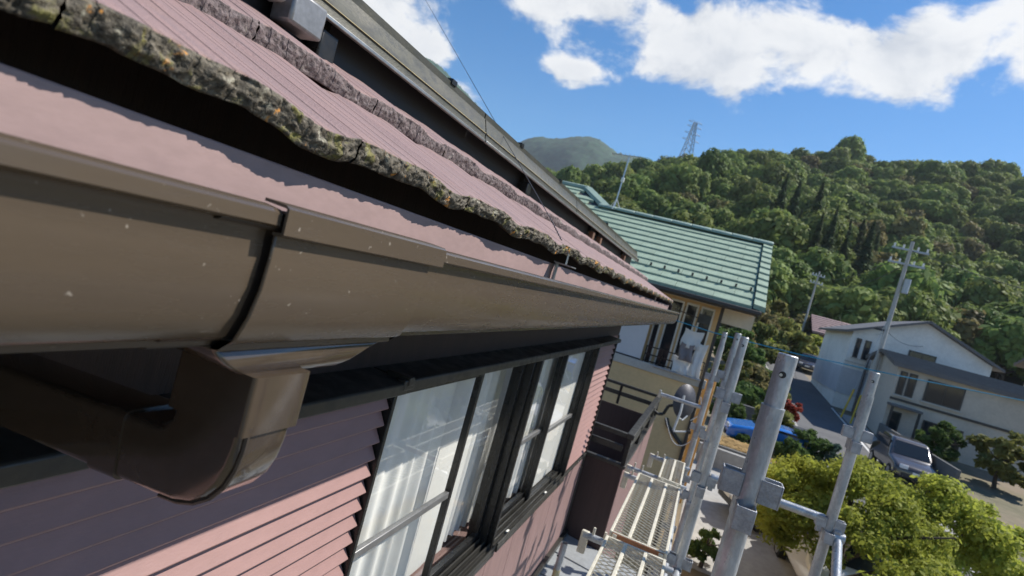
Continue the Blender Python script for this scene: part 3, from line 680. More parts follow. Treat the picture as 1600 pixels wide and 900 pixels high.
# ================================================================== SOLAR ARRAY
sol = thing('solar_array', 'row of solar panels with weathered olive-grey front cover above the tile roof', 'solar panels', (-.9, 2, .3))
sol.location = (0, 0, 0)
XP = -.82; nP_ = 5; LP = 1.30; yS = -.92
for i in range(nP_):
    y0 = yS+i*LP+.004; y1 = y0+LP-.008
    fr_ = MB().prism([(XP, .3595), (XP+.004, .3595), (XP+.007, .364), (XP+.004, .370), (XP+.002, .384), (XP+.0045, .386), (XP+.002, .388), (XP-.012, .430), (XP-.022, .430), (XP-.010, .372)], y0, y1).build('front_cover', 'panel_frame', sol, smooth=True)
    MB().prism([(XP-.001, .3575), (XP+.0095, .3575), (XP+.0095, .3655), (XP-.001, .3655)], y0+.001, y1-.001).build('cover_edge', 'alu_edge', fr_, bevel=.0015)
    MB().box(XP+.0015, XP+.0056, y0+.002, y1-.002, .3852, .3864).build('cover_joint', 'yellow_tape', fr_)
    sl = .514; L_ = 1.15
    for r in range(2):
        xa = XP-.016-r*(L_+.03); za = .447+.514*r*(L_+.03)
        P8 = lambda x0, x1, ya, yb, h0, h1: [(x0, ya, za+(xa-x0)*sl+h0), (x0, yb, za+(xa-x0)*sl+h0), (x1, yb, za+(xa-x1)*sl+h0), (x1, ya, za+(xa-x1)*sl+h0), (x0, ya, za+(xa-x0)*sl+h1), (x0, yb, za+(xa-x0)*sl+h1), (x1, yb, za+(xa-x1)*sl+h1), (x1, ya, za+(xa-x1)*sl+h1)]
        FB = [(0, 1, 2, 3), (7, 6, 5, 4), (0, 4, 5, 1), (2, 6, 7, 3), (1, 5, 6, 2), (0, 3, 7, 4)]
        pf = MB().add(P8(xa, xa-.012, y0, y1, -.022, .002), FB).add(P8(xa-L_+.012, xa-L_, y0, y1, -.022, .002), FB).add(P8(xa-.0121, xa-L_+.0121, y0, y0+.012, -.022, .002), FB).add(P8(xa-.0121, xa-L_+.0121, y1-.012, y1, -.022, .002), FB).build('panel_frame', 'panel_frame', sol)
        MB().add(P8(xa-.0122, xa-L_+.0122, y0+.0122, y1-.0122, -.012, -.002), FB).build('solar_cells', 'cell', pf)
MB().prism([(XP-.055, .275), (XP-.051, .275), (XP-.051, .42), (XP-.055, .42)], yS+.01, yS+nP_*LP-.01).build('gap_shade_sheet', 'black_plastic', sol)  # black sheet added so the gap under the panels looks deeply shaded
# rails under the panels, rusty feet, front clamp block, clips
for y in (-.3, .9, 2.2, 3.55, 3.80, 4.9):
    MB().add([(XP-.03, y, .33), (XP-.03, y+.04, .33), (-2.9, y+.04, 1.40), (-2.9, y, 1.40), (XP-.03, y, .385), (XP-.03, y+.04, .385), (-2.9, y+.04, 1.455), (-2.9, y, 1.455)], [(0, 1, 2, 3), (7, 6, 5, 4), (0, 4, 5, 1), (2, 6, 7, 3), (1, 5, 6, 2), (0, 3, 7, 4)]).build('mounting_rail', 'black_alu', sol)
    MB().box(XP-.04, XP-.006, y-.005, y+.045, .285, .345).build('rail_foot', 'rust' if y > 3 else 'black_alu', sol, bevel=.004)
MB().box(XP-.03, XP+.020, .785, .870, .305, .366).build('clamp_block', 'grey_alu', sol, bevel=.006)
MB().box(XP-.05, XP+.004, .765, .80, .335, .374).build('sealant_lump', 'slab_grey', sol, bevel=.012)
for y in (1.42, 2.03, 2.62, 3.9): MB().box(XP-.03, XP-.012, y, y+.03, .444, .458).build('panel_clip', 'black_alu', sol)

# ================================================================== GUY WIRE + BRACKET
gw = thing('guy_wire', 'thin steel guy wire tied to a zinc bracket at the eave', 'wire', (-.42, 1.49, 0))
def GW(*p): return Vector(p)-Vector((-.42, 1.49, 0))
MB().box(-.4225-(-.42), -.419-(-.42), 1.478-1.49, 1.502-1.49, -.02, .043).build('bracket_plate', 'zinc', gw)
MB().add([GW(-.4225, 1.46, .0435), GW(-.4225, 1.51, .0435), GW(-.372, 1.51, .0405), GW(-.372, 1.46, .0405), GW(-.4225, 1.46, .0405), GW(-.4225, 1.51, .0405), GW(-.372, 1.51, .0375), GW(-.372, 1.46, .0375)], [(0, 1, 2, 3), (7, 6, 5, 4), (0, 4, 5, 1), (2, 6, 7, 3), (1, 5, 6, 2), (0, 3, 7, 4)]).build('bracket_flange', 'zinc', gw)
W0 = Vector((-.395, 1.483, .04)); W1 = Vector((-0.470, 1.498, 0.147)); W2 = Vector((-3.065, 4.009, 2.153))
MB().path([GW(*(W0+Vector((0, -.006, 0)))), GW(*(W0+Vector((0, -.004, .03)))), GW(*(W0+Vector((0, .004, .03)))), GW(*(W0+Vector((0, .006, 0))))], .0013).build('wire_loop', 'zinc', gw)
MB().path([GW(*W0)+Vector((0, 0, .03)), GW(*W1)], .0013).build('wire_end', 'steel_wire', gw)
mb = MB(); a = GW(*W0)+Vector((0, 0, .03)); b = GW(*W1); pts = []
for i in range(60):
    t_ = i/59; q = a.lerp(b, t_); pts.append(q+Vector((math.cos(i*1.25), math.sin(i*1.25), 0))*.0022)
mb.path(pts, .001, 5).build('wire_wrap', 'steel_wire', gw)
MB().tube(GW(*W1), GW(*W2), .0012, 6).build('wire_span', 'steel_wire', gw)

# ================================================================== SCAFFOLD
scf = thing('scaffold', 'galvanised wedge-lock pipe scaffold standing beside the house', 'scaffold', (.1665, 3.187, -5.2))
scf.location = (0, 0, 0)
def cup(mb, x, y, z, dx, dy, w_=.034, d_=.036, h=.052):
    """open wedge pocket: three thin walls around an open top"""
    a = Vector((dx, dy, 0)); b = Vector((-dy, dx, 0)); c0 = Vector((x, y, z)); t_ = .0035; r = .0235
    def bxx(a0, a1, b0, b1, z0, z1):
        vs = [c0 + a*p + b*q + Vector((0, 0, s)) for p in (a0, a1) for q in (b0, b1) for s in (z0, z1)]
        mb.add(vs, [(0, 1, 3, 2), (4, 6, 7, 5), (0, 4, 5, 1), (2, 3, 7, 6), (0, 2, 6, 4), (1, 5, 7, 3)])
    bxx(r-.006, r+d_, -w_/2-t_, -w_/2, -h/2, h/2); bxx(r-.006, r+d_, w_/2, w_/2+t_, -h/2, h/2); bxx(r+d_-.0005, r+d_+t_, -w_/2-t_, w_/2+t_, -h/2-.0005, h/2-.0005)
def pole(x, y, ztop=-.025, zbot=None, first=-.345, label=None, seg=20):
    zb = (gz(y)-.05) if zbot is None else zbot
    p = MB().tube((x, y, zb), (x, y, ztop-.118), .0243, seg).build('pole', 'galv', scf, smooth=True)
    MB().tube((x, y, ztop-.13), (x, y, ztop-.002), .0208, seg).tube((x, y, ztop-.002), (x, y, ztop), .0208, seg, .0188).build('joint_pin', 'galv', p, smooth=True)
    mb = MB(); fx, fy = -x-.02, -y; l_ = math.hypot(fx, fy); fx, fy = fx/l_, fy/l_
    mb.tube((x+fx*.0200, y+fy*.0200, ztop-.045), (x+fx*.0213, y+fy*.0213, ztop-.045), .0075, 12).build('lock_hole', 'black_plastic', p)
    MB().tube((x+fx*.020+fy*.003, y+fy*.020-fx*.003, ztop-.046), (x+fx*.0222+fy*.003, y+fy*.0222-fx*.003, ztop-.046), .0035, 10).build('lock_button', 'zinc', p)
    MB().tube((x+fx*.022, y+fy*.022, ztop-.142), (x+fx*.0255, y+fy*.0255, ztop-.142), .007, 12).build('rivet_head', 'galv', p, smooth=True)
    MB().tube((x, y, ztop-.121), (x, y, ztop-.1175), .0248, seg).build('tube_rim', 'galv', p)
    z = first
    while z > -3.6:
        for dx, dy, dz in ((1, 0, 0), (-1, 0, 0), (0, 1, -.058), (0, -1, -.058)):
            mb = MB(); cup(mb, x, y, z+dz, dx, dy); mb.build('wedge_pocket', 'galv_dark', p, bevel=.0015)
        z -= .45
    return p
XI, XO = .1665, .764
pole(XI, 1.386, first=-.325, seg=32); pole(XI, 3.187, -.032); pole(XO, 3.187, -.026, first=-.335); pole(.182, 4.387, -.03); pole(.115, 5.25, -.06, first=-.46); pole(XO, 1.386, -.03)
def bar(name, a, b, r=.0213, m='galv', n=14): return MB().tube(a, b, r, n).build(name, m, scf, smooth=True)
def wedge_end(x, y, z, dx, dy):
    MB().box(x-.012-abs(dy)*.004, x+.012+abs(dy)*.004, y-.012, y+.012, z-.05, z+.035).build('wedge', 'galv_dark', scf, bevel=.003)
bar('ledger', (XI+.03, 3.187, -.775), (XO-.03, 3.187, -.775)); wedge_end(XI+.042, 3.187, -.79, 1, 0); wedge_end(XO-.042, 3.187, -.79, -1, 0)
bar('ledger', (XO, 1.42, -2.2), (XO, 3.15, -2.2)); bar('ledger', (XI, 3.22, -2.65), (XI, 4.35, -2.65)); bar('ledger', (XI, 1.42, -1.29), (XI, 3.15, -1.29), .017)
bar('brace', (XO+.045, 3.175, -.835), (XO+.045, 1.40, -2.42), .0215)
MB().tube((XO+.018, 3.175, -.835), (XO+.072, 3.175, -.835), .026, 14).build('brace_knuckle', 'galv', scf, smooth=True)
MB().box(XO+.02, XO+.05, 3.155, 3.195, -.87, -.80).build('wedge', 'galv_dark', scf, bevel=.004)
# bracket arms reaching over to the wall side
def arm(y, x1, z=-1.272, end=True):
    a = bar('bracket_arm', (XI-.02, y, z), (x1, y, z), .0185, 'galv')
    if end:
        MB().box(x1-.012, x1+.03, y-.014, y+.014, z-.10, z+.022).build('arm_hook', 'plank_paint', a, bevel=.006)
        for k in (.05, .11): MB().tube((x1+k, y, z), (x1+k, y, z+.055), .007, 8).build('arm_peg', 'plank_paint', a)
    return a
arm(3.09, -.33); arm(4.40, -.30); arm(4.62, -.31); arm(5.22, -.19); arm(1.37, -.30)
ym = 5.25; bar('guard_bar', (.11, ym, -.735), (-.25, ym, -.735), .0175); MB().box(-.275, -.25, ym-.02, ym+.02, -.765, -.70).build('bar_coupler', 'zinc', scf, bevel=.004)
bar('guard_bar', (.148, 3.20, -1.60), (.118, 5.22, -1.60), .017)
# base plate post stub on the lower roof
stb = thing('pipe_stub', 'short galvanised pipe with tape standing on the grey metal roof', 'pipe', (-.55, 4.12, -2.31))
MB().tube((0, 0, 0), (0, 0, .50), .0243, 18, cap=False).tube((0, 0, .0), (0, 0, .498), .0205, 18, cap=False).build('tube', 'galv', stb, smooth=True)
MB().tube((0, 0, .30), (0, 0, .20), .0256, 18).tube((0, 0, .30), (0, 0, .302), .0256, 18).build('tape', 'yellow_tape', stb, smooth=True)
MB().box(-.06, .06, -.06, .06, -.002, .006).build('base_plate', 'galv_dark', stb)
MB().tube((-.02, -.014, .40), (-.021, -.0185, .40), .007, 10).build('lock_hole', 'black_plastic', stb)
# planks: each expanded-metal deck is a thing of its own
def plank(x0, x1, y0, y1, z, label, orange=False, ribs=(1/3, 2/3)):
    t_ = thing('scaffold_plank', label, 'scaffold plank', (x0, y0, z), 0, 'scaffold planks'); W, L = x1-x0, y1-y0
    fr_ = MB().box(0, .014, 0, L, -.036, .004).box(W-.014, W, 0, L, -.036, .004).box(.0141, W-.0141, 0, .014, -.036, .003).box(.0141, W-.0141, L-.014, L, -.036, .003).build('frame', 'plank_paint', t_, bevel=.002)
    for r in ribs: MB().prism([(W*r-.012, -.004), (W*r-.006, .0045), (W*r+.006, .0045), (W*r+.012, -.004)], .015, L-.015).build('rib', 'plank_paint', t_)
    px, py = .031, .021; nx, ny = int(round((W-.03)/px)), int((L-.03)/(2*py)); px = (W-.03)/nx; py = (L-.03)/(2*ny); m_ = MB(); hw = .0019
    for j in range(2*ny):
        for i in range(nx):
            xa = .015+i*px; ya = .015+j*py
            a, b = ((xa, ya), (xa+px, ya+py)) if (i+j) % 2 == 0 else ((xa+px, ya), (xa, ya+py))
            d = Vector((b[0]-a[0], b[1]-a[1])); n_ = Vector((-d.y, d.x)).normalized()*hw
            m_.add([(a[0]+n_.x, a[1]+n_.y, -.0015), (a[0]-n_.x, a[1]-n_.y, .0015), (b[0]-n_.x, b[1]-n_.y, .0015), (b[0]+n_.x, b[1]+n_.y, -.0015), (a[0], a[1], -.0045), (b[0], b[1], -.0045)], [(0, 1, 2, 3), (1, 4, 5, 2), (0, 3, 5, 4)])
    m_.build('expanded_mesh', 'plank_paint', t_)
    for xx in (.03, W-.03):
        for yy, s in ((-.012, -1), (L+.012, 1)): MB().box(xx-.012, xx+.012, min(yy, yy-s*.02), max(yy, yy-s*.02), -.05, -.004).build('hook', 'plank_paint', t_, bevel=.003)
    if orange: MB().box(.016, W-.016, -.0045, -.0005, -.034, -.001).build('end_plate', 'plank_orange', t_)
    return t_
plank(-.212, .10, 1.40, 3.052, -1.215, 'cream mesh scaffold plank overlapping the orange-ended one')
plank(-.207, .10, 3.125, 4.37, -1.215, 'long cream mesh scaffold plank with an orange end plate', True)
plank(-.07, .10, 4.455, 5.15, -1.215, 'narrow cream mesh scaffold plank beside the balcony front', ribs=(.5,))

# ================================================================== SATELLITE DISH on the balcony rail
dish = thing('satellite_dish', 'dark grey satellite dish on a bent arm fixed to the balcony rail', 'satellite dish', (-.40, 7.35, -1.24))
bm = bmesh.new(); R1, R2 = .17, .215; rings = []
for j in range(7):
    q = j/6; rings.append([bm.verts.new((R1*q*math.cos(a), .06*(q*q-1), R2*q*math.sin(a))) for a in [2*math.pi*i/32 for i in range(32)]] if j else [bm.verts.new((0, -.06, 0))])
for i in range(32): bm.faces.new((rings[0][0], rings[1][i], rings[1][(i+1) % 32]))
for j in range(1, 6):
    for i in range(32): bm.faces.new((rings[j][i], rings[j+1][i], rings[j+1][(i+1) % 32], rings[j][(i+1) % 32]))
bmesh.ops.solidify(bm, geom=bm.faces[:], thickness=.008)
me = bpy.data.meshes.new('reflector'); bm.to_mesh(me); bm.free()
dr = finish('reflector', me, 'dish_grey', dish, smooth=True); dr.location = (.335, .02, .215); dr.rotation_euler = (math.radians(-14), math.radians(14), math.radians(38))
MB().path([(0, 0, 0), (.08, -.01, -.03), (.14, 0, -.01), (.17, .01, .10), (.30, .03, .17)], .019, 10).build('arm', 'dark_alu', dish, smooth=True)
MB().box(-.05, .03, -.05, .05, -.09, .04).build('clamp', 'dark_alu', dish, bevel=.008)
MB().path([(.315, -.12, .30), (.325, -.14, .10), (.305, -.16, -.13)], .014, 8).build('feed_cover', 'white_plastic', dish, smooth=True)
MB().path([(.31, -.16, -.14), (.36, -.14, -.13), (.47, -.10, -.10)], .010, 8).build('feed_arm', 'white_plastic', dish, smooth=True)
MB().path([(.34, -.14, .03), (.37, -.10, .01), (.41, -.05, .07)], .008, 8).build('feed_strut', 'white_plastic', dish, smooth=True)
MB().tube((.45, -.10, -.105), (.50, -.10, -.10), .022, 12).build('feed_horn', 'dark_alu', dish, smooth=True)
MB().path([(.50, .0, .33), (.535, .0, .22), (.53, .0, .10), (.46, .0, .02)], .006, 6).build('rim_highlight', 'white_plastic', dish)  # white strip standing in for the bright highlight on the dish rim
cb = thing('coax_cable', 'loose white cable drooping between the dish and the scaffold', 'cable', (-.1, 7.3, -1.4))
MB().path([Vector((-.12+.42*t_, .02, .12-.30*math.sin(t_*math.pi)*.8-.06*t_)) for t_ in [i/14 for i in range(15)]], .005, 6).build('cable', 'white_plastic', cb)

# ================================================================== NEIGHBOUR HOUSE with green roof
nb = thing('house', 'tan house with pale green tiled roof and a white balcony', 'house', (0, 0, 0))
YN = 10.55
nw = MB().box(-6.5, .10, YN, YN+4.6, gz(YN)-.2, -1.16).box(-6.5, .10, YN+.35, YN+4.6, -1.16, .52).build('wall', 'tan_wall', nb)
MB().box(-6.5, .16, YN-.035, YN-.001, -1.16, -1.01).build('balcony_edge', 'slab_grey', nb, bevel=.01)
MB().box(-6.5, .08, YN, YN+.349, -1.159, -1.10).build('balcony_floor', 'slab_grey', nb)
MB().box(-3.0, -1.02, YN+.01, YN+.03, -1.02, -.10).build('balcony_screen', 'grey_panel', nb)
MB().box(-3.0, -1.02, YN-.004, YN+.009, -1.02, -.985).build('screen_rail', 'dark_trim', nb)
MB().box(.06, .115, YN-.05, YN+.0, -1.16, .30).build('corner_post', 'dark_trim', nb)
MB().box(.07, .125, YN-.06, YN-.002, gz(YN), -1.165).build('downpipe', 'dark_trim', nb)
# upper glazing with white frames
for x0, x1 in ((-1.0, -.86), (-.80, -.56), (-.52, -.30), (-.26, -.02)):
    w_ = MB().box(x0, x1, YN+.325, YN+.345, -1.09, .22).build('window', 'white_plastic', nb, bevel=.004)
    MB().box(x0+.03, x1-.03, YN+.318, YN+.3245, -1.05, .18).build('pane', 'car_glass', w_)
for z in (-.72, -.86, -.98): MB().box(-.96, .05, YN-.03, YN-.015, z-.010, z+.010).build('railing_bar', 'black_alu', nb)
for x in (-.96, -.68, -.40, -.12, .045): MB().box(x-.009, x+.009, YN-.031, YN-.014, -1.01, -.71).build('railing_post', 'black_alu', nb)
MB().tube((-.75, YN-.20, -1.02), (.06, YN-.20, -1.02), .02, 12).build('drying_pole', 'zinc', nb, smooth=True)
for x in (-.70, .02): MB().box(x-.012, x+.012, YN-.21, YN-.03, -1.05, -1.0).build('pole_bracket', 'zinc', nb)
MB().path([(-.30, YN-.001, -1.85), (-.25, YN-.05, -1.95), (.05, YN-.05, -2.2)], .035, 8).build('drain_pipe', 'dark_trim', nb)
# green roof: plane z = .39 + .48 (y-10)
YE_, SL = 9.98, .48
def gp(x, y, h=0): return (x, y, .395+SL*(y-YE_)+h)
MB().add([gp(-8, YE_, -.10), gp(.66, YE_, -.10), gp(.66, 13.0, -.10), gp(-8, 13.0, -.10), gp(-8, YE_, -.03), gp(.66, YE_, -.03), gp(.66, 13.0, -.03), gp(-8, 13.0, -.03)], [(3, 2, 1, 0), (4, 5, 6, 7), (0, 1, 5, 4), (2, 3, 7, 6), (1, 2, 6, 5), (0, 4, 7, 3)]).build('roof', 'dark_trim', nb)
nroof = nb.children[-1]
MB().add([gp(-8, 13.0, -.10), gp(-2.9, 13.0, -.10), gp(-3.75, 14.1, -.10), gp(-8, 14.1, -.10), gp(-8, 13.0, -.03), gp(-2.9, 13.0, -.03), gp(-3.75, 14.1, -.03), gp(-8, 14.1, -.03)], [(3, 2, 1, 0), (4, 5, 6, 7), (0, 1, 5, 4), (2, 3, 7, 6), (1, 2, 6, 5), (0, 4, 7, 3)]).build('upper_roof', 'dark_trim', nb)
MB().add([(-8, 13.0, 1.85), (.66, 13.0, 1.85), (.66, 16.0, .40), (-8, 16.0, .40), (-8, 13.0, 1.78), (.66, 13.0, 1.78), (.66, 16.0, .33), (-8, 16.0, .33)], [(0, 1, 2, 3), (7, 6, 5, 4), (0, 4, 5, 1), (2, 6, 7, 3), (1, 5, 6, 2), (0, 3, 7, 4)]).build('back_roof', 'green_cap', nb)
rows = 11; cy = (13.0-YE_)/rows; TW = .62
prof = [(0, .005), (.012, .034), (cy*.5, .012+.006), (cy+.035, .004), (cy+.035, -.012), (0, -.02)]
tv = [];
tme0 = MB(); n6 = 6
for x in (0, TW-.006):
    tme0.v += [(x, a, SL*a+b) for a, b in [(-.02, .0), (-.02, .052), (.03, .050), (cy+.0, .020), (cy+.0, .0), (.05, .0)]]
tme0.f = [(i, (i+1) % 6, 6+(i+1) % 6, 6+i) for i in range(6)] + [tuple(range(6))[::-1], tuple(range(6, 12))]
gt0 = None; xL, xR = -3.9, .50
for r in range(rows+4):
    yb = YE_+r*cy; xr_ = xR if r < rows else -2.86-(yb+cy-13.0)*.78
    x = xr_ - TW - (0.31 if r % 2 else 0)
    first = True
    while x > xL-.6:
        if gt0 is None: gt0 = tme0.build('roof_tile', 'green_tile', nroof); gt0.location = (x, yb, .395+SL*r*cy-.028)
        else: link_copy(gt0, nroof, (x, yb, .395+SL*r*cy-.028+rng.uniform(-.002, .002)))
        x -= TW
    if r % 2 and r < rows:   # half tile closing the row at the verge
        h = link_copy(gt0, nroof, (xR-.31, yb, .395+SL*r*cy-.028)); h.scale.x = .5
    if r < rows:             # verge cap pieces
        MB().add([(.512, yb-.03, .395+SL*(r*cy-.03)+.0), (.70, yb-.03, .395+SL*(r*cy-.03)-.03), (.70, yb+cy, .395+SL*(r*cy+cy)-.06), (.512, yb+cy, .395+SL*(r*cy+cy)-.03),
                  (.512, yb-.03, .395+SL*(r*cy-.03)+.07), (.69, yb-.03, .395+SL*(r*cy-.03)+.055), (.69, yb+cy, .395+SL*(r*cy+cy)+.02), (.512, yb+cy, .395+SL*(r*cy+cy)+.035)],
                 [(3, 2, 1, 0), (4, 5, 6, 7), (0, 1, 5, 4), (2, 3, 7, 6), (1, 2, 6, 5), (0, 4, 7, 3)]).build('verge_tile', 'green_tile', nb)
for i in range(9):
    x = .70-(i+1)*.42; MB().prism([(12.86, 1.835), (12.88, 1.885), (12.98, 1.925), (13.08, 1.91), (13.16, 1.84)], x+.004, x+.416, 'x').build('ridge_tile', 'green_cap', nb, bevel=.01)
MB().add([(-2.80, 12.96, 1.80), (-2.96, 12.90, 1.78), (-3.86, 14.05, 2.34), (-3.66, 14.12, 2.36), (-2.78, 12.98, 1.90), (-2.96, 12.92, 1.885), (-3.86, 14.07, 2.43), (-3.66, 14.14, 2.44)], [(3, 2, 1, 0), (4, 5, 6, 7), (0, 1, 5, 4), (2, 3, 7, 6), (1, 2, 6, 5), (0, 4, 7, 3)]).build('hip_cap', 'green_cap', nb, bevel=.01)
MB().prism([(14.0, 2.34), (14.02, 2.42), (14.12, 2.45), (14.22, 2.34)], -8, -3.72, 'x').build('ridge_tile', 'green_cap', nb, bevel=.01)
for i in range(9):
    x = -1.55+i*.245; MB().box(x, x+.035, YE_+cy*2-.03, YE_+cy*2+.012, .395+SL*cy*2+.02, .395+SL*cy*2+.075).build('snow_guard', 'dark_trim', nb, bevel=.004)
MB().box(-8, .62, YE_-.035, YE_+.03, .262, .345).build('eave_fascia', 'dark_trim', nb, bevel=.006)
MB().box(-8, .64, YE_-.13, YE_-.036, .285, .352).build('eave_gutter', 'dark_trim', nb, bevel=.012)
MB().box(-8, .60, YE_+.031, YN+.34, .275, .29).build('eave_soffit', 'cream_wall', nb)
MB().box(.10, .62, YN+.1, YN+.14, .02, .27).build('soffit_wall', 'cream_wall', nb)
# aerial on its roof
an = thing('tv_antenna', 'thin television aerial on a tripod standing on the green roof ridge', 'antenna', (-2.73, 13.0, 1.88))
MB().tube((0, 0, 0), (.02, 0, 1.22), .016, 8).build('mast', 'zinc', an)
for dx, dy in ((.16, .1), (-.16, .1), (0, -.2)): MB().tube((.005, 0, .22), (dx, dy, -.05), .010, 6).build('tripod_leg', 'zinc', an)
MB().tube((-.40, .05, 1.22), (.30, -.05, 1.24), .010, 6).build('boom', 'zinc', an)
for i in range(7): MB().tube((-.38+i*.105, -.16, 1.222+i*.003), (-.38+i*.105, .16, 1.222+i*.003), .006, 5).build('element', 'zinc', an)
MB().box(-.02, .05, -.03, .03, .62, .72).build('booster_box', 'white_plastic', an, bevel=.01)
# washing on the neighbour's balcony
def cloth(name, x0, x1, z0, z1, y, m, label, seed):
    V = []; nx, nz = 12, 14
    for j in range(nz+1):
        for i in range(nx+1):
            u, v = i/nx, j/nz; V.append((x0+(x1-x0)*u+.015*math.sin(v*5+seed), y+.03*math.sin(u*9+seed)*(.3+v)+.02*math.sin(v*6), z1+(z0-z1)*v-.03*math.sin(u*math.pi)*(1-v)))
    n = nx+1; o = finish(name, npmesh(name, V, [(j*n+i, j*n+i+1, (j+1)*n+i+1, (j+1)*n+i) for j in range(nz) for i in range(nx)]), m, smooth=True)
    sm = o.modifiers.new('thick', 'SOLIDIFY'); sm.thickness = .006
    return tag(o, label, 'laundry', "washing on the neighbour's balcony")
cloth('towel', -.42, -.10, -.55, -.22, YN-.14, 'cloth_white', 'rumpled white towel hung at the top of the tan house balcony', 1)
cloth('towel', -.16, .02, -1.02, -.40, YN-.16, 'cloth_white', 'long white towel hanging beside the dark corner post of the tan house', 2)
cloth('shirt', -.40, -.18, -.78, -.47, YN-.19, 'cloth_grey', 'grey shirt hanging in front of white towels', 3)
cloth('sheet', -.46, -.16, -1.03, -.72, YN-.11, 'cloth_white', 'pale sheet hanging low behind the black railing', 4)
hg = thing('drying_rack', 'dark clothes hanger rack under the eave of the tan house', 'drying rack', (-.35, YN-.15, -.02))
MB().tube((-.32, 0, .06), (.24, 0, .0), .010, 6).build('rail', 'dark_trim', hg)
for x in (-.28, -.16, .02, .10, .18): MB().tube((x, 0, .16), (x-.01, 0, -.12), .008, 6).build('hanger_rod', 'dark_trim', hg)
MB().box(.10, .30, -.02, .02, -.06, .10).build('pinch_hanger', 'dark_alu', hg)
# ================================================================== blue rope
rp = [Vector((-.9, 9.9, -.13)), Vector((.05, 9.2, -.155)), Vector((.36, 9.0, -.145)), Vector((1.18, 9.0, -.12)), Vector((2.39, 9.0, -.035)), Vector((5.2, 9.4, .20))]
rt = thing('blue_rope', 'thin blue rope strung across behind the scaffold poles', 'rope', tuple(rp[0]))
MB().path([p-rp[0] for p in rp], .0075, 6).build('rope', 'rope_blue', rt)

# ================================================================== garden and street
def cloud_tree(name, label, cat, loc, rx, rz, nl, nleaf, size, m, seed, trunk=True, group=None, th=None, z0=None, stretch=(1, 1), rr=(.32, .5)):
    t_ = thing(name, label, cat, loc, 0, group); h = th if th is not None else rz*.45
    zc = h*.8 if z0 is None else z0; gl_ = random.Random(seed+3); lob = []
    while len(lob) < nl*4:
        a_, b_, c_ = gl_.uniform(-1, 1), gl_.uniform(-1, 1), gl_.uniform(-.15, 1)
        q_ = a_*a_+b_*b_+c_*c_
        if .25 < q_ < 1.0 + .25*gl_.random(): lob.append((a_*rx*.9, b_*rx*.9, zc+rz*(.15+.72*c_), rx*gl_.uniform(.10, .25)))
    V, Q = leaf_cloud(lob, nleaf, size, seed=seed+1, flat=.75, shell=(.15, 1.2), squash=.6, up=.5)
    V[:, 0] *= stretch[0]; V[:, 1] *= stretch[1]
    finish('crown', npmesh('crown', V, Q), m, t_)
    if trunk: trunk_mesh('trunk', h+rz*.45, .05*rx+.03, seed, 7, rx*.8).build('trunk', 'bark', t_, smooth=True)
    return t_
cloud_tree('garden_tree', 'large yellow-green leafy tree filling the yard beside the scaffold', 'tree', (3.05, 11.6, gz(11.6)), 1.75, 2.0, 16, 56000, .036, 'leaf_yellow', 5, th=1.6)
cloud_tree('garden_tree', 'yellow-green leafy tree nearest the road edge', 'tree', (5.6, 14.2, gz(14.2)), 1.7, 1.9, 14, 40000, .042, 'leaf_yellow', 15, th=1.4)
cloud_tree('garden_tree', 'lower yellow-green tree spreading over the white car roof', 'tree', (3.3, 9.0, gz(9)), 1.25, 1.3, 12, 30000, .034, 'leaf_yellow', 25, th=1.2)
cloud_tree('shrub', 'dark green rounded shrub by the road kerb', 'shrub', (4.05, 22.5, gz(22.5)), .85, 1.35, 10, 7000, .060, 'leaf_green', 31, th=.3)
cloud_tree('shrub', 'blue-green feathery conifer shrub beside the dark round shrub', 'shrub', (4.75, 22.3, gz(22.3)), .55, 1.25, 8, 5000, .055, 'leaf_bluegreen', 32, th=.3)
cloud_tree('shrub', 'small golden shrub in front of the blue-green conifer', 'shrub', (4.2, 19.3, gz(19.3)), .6, .9, 8, 4500, .05, 'leaf_yellow', 33, th=.2)
cloud_tree('shrub', 'little red-leaved maple by the road', 'shrub', (4.15, 29.0, gz(29)), .55, 1.0, 8, 2600, .07, 'leaf_red', 34, th=.5)
cloud_tree('shrub', 'low green shrub under the scaffold pole at the driveway', 'shrub', (1.05, 12.4, gz(12.4)), .45, .9, 7, 5000, .035, 'leaf_green', 35, th=.2)
cloud_tree('shrub', 'small potted green plant on the straw bed edge', 'shrub', (2.15, 22.1, gz(22.1)+.1), .42, .5, 6, 1800, .06, 'leaf_green', 36, th=.1)
cloud_tree('hedge_shrub', 'clipped green hedge row behind the blue car', 'hedge', (1.9, 30.5, gz(30.5)), 1.0, .9, 10, 5000, .08, 'leaf_green', 37, th=.2, stretch=(1.6, .7), group=None)
g_ = random.Random(4)
for i, (x, y, r, h, m_, lab) in enumerate([(3.4, 47, 2.2, 3.0, 'leaf_olive', 'olive-yellow garden tree standing before the brown house'), (6.6, 58, 2.5, 3.4, 'leaf_olive', 'spreading yellow-green tree overhanging the retaining wall'), (1.8, 40, 1.9, 2.6, 'leaf_green', 'dark green garden tree next to the cream soffit'), (2.6, 35, 1.0, 1.4, 'leaf_autumn', 'russet-brown shrub beside the lane'),
                                      (3.5, 62, 3.2, 4.0, 'leaf_autumn', 'brown-leaved tree beyond the green roof verge'), (9.6, 71, 3.0, 3.6, 'leaf_autumn', 'russet tree behind the slim utility pole'), (2.6, 31.8, .9, .8, 'leaf_green', 'low green bush at the lane edge'), (8.8, 62, 1.8, 2.4, 'leaf_yellow', 'bright yellow-green bush above the retaining wall'), (5.4, 66, 2.4, 4.6, 'leaf_olive', 'tall pale olive tree near the red-roofed cottage')]):
    cloud_tree('garden_tree', lab, 'tree', (x, y, gz(y)), r, h, 12, 5200, .05+.0028*y*.9, m_, 60+i, th=h*.35)

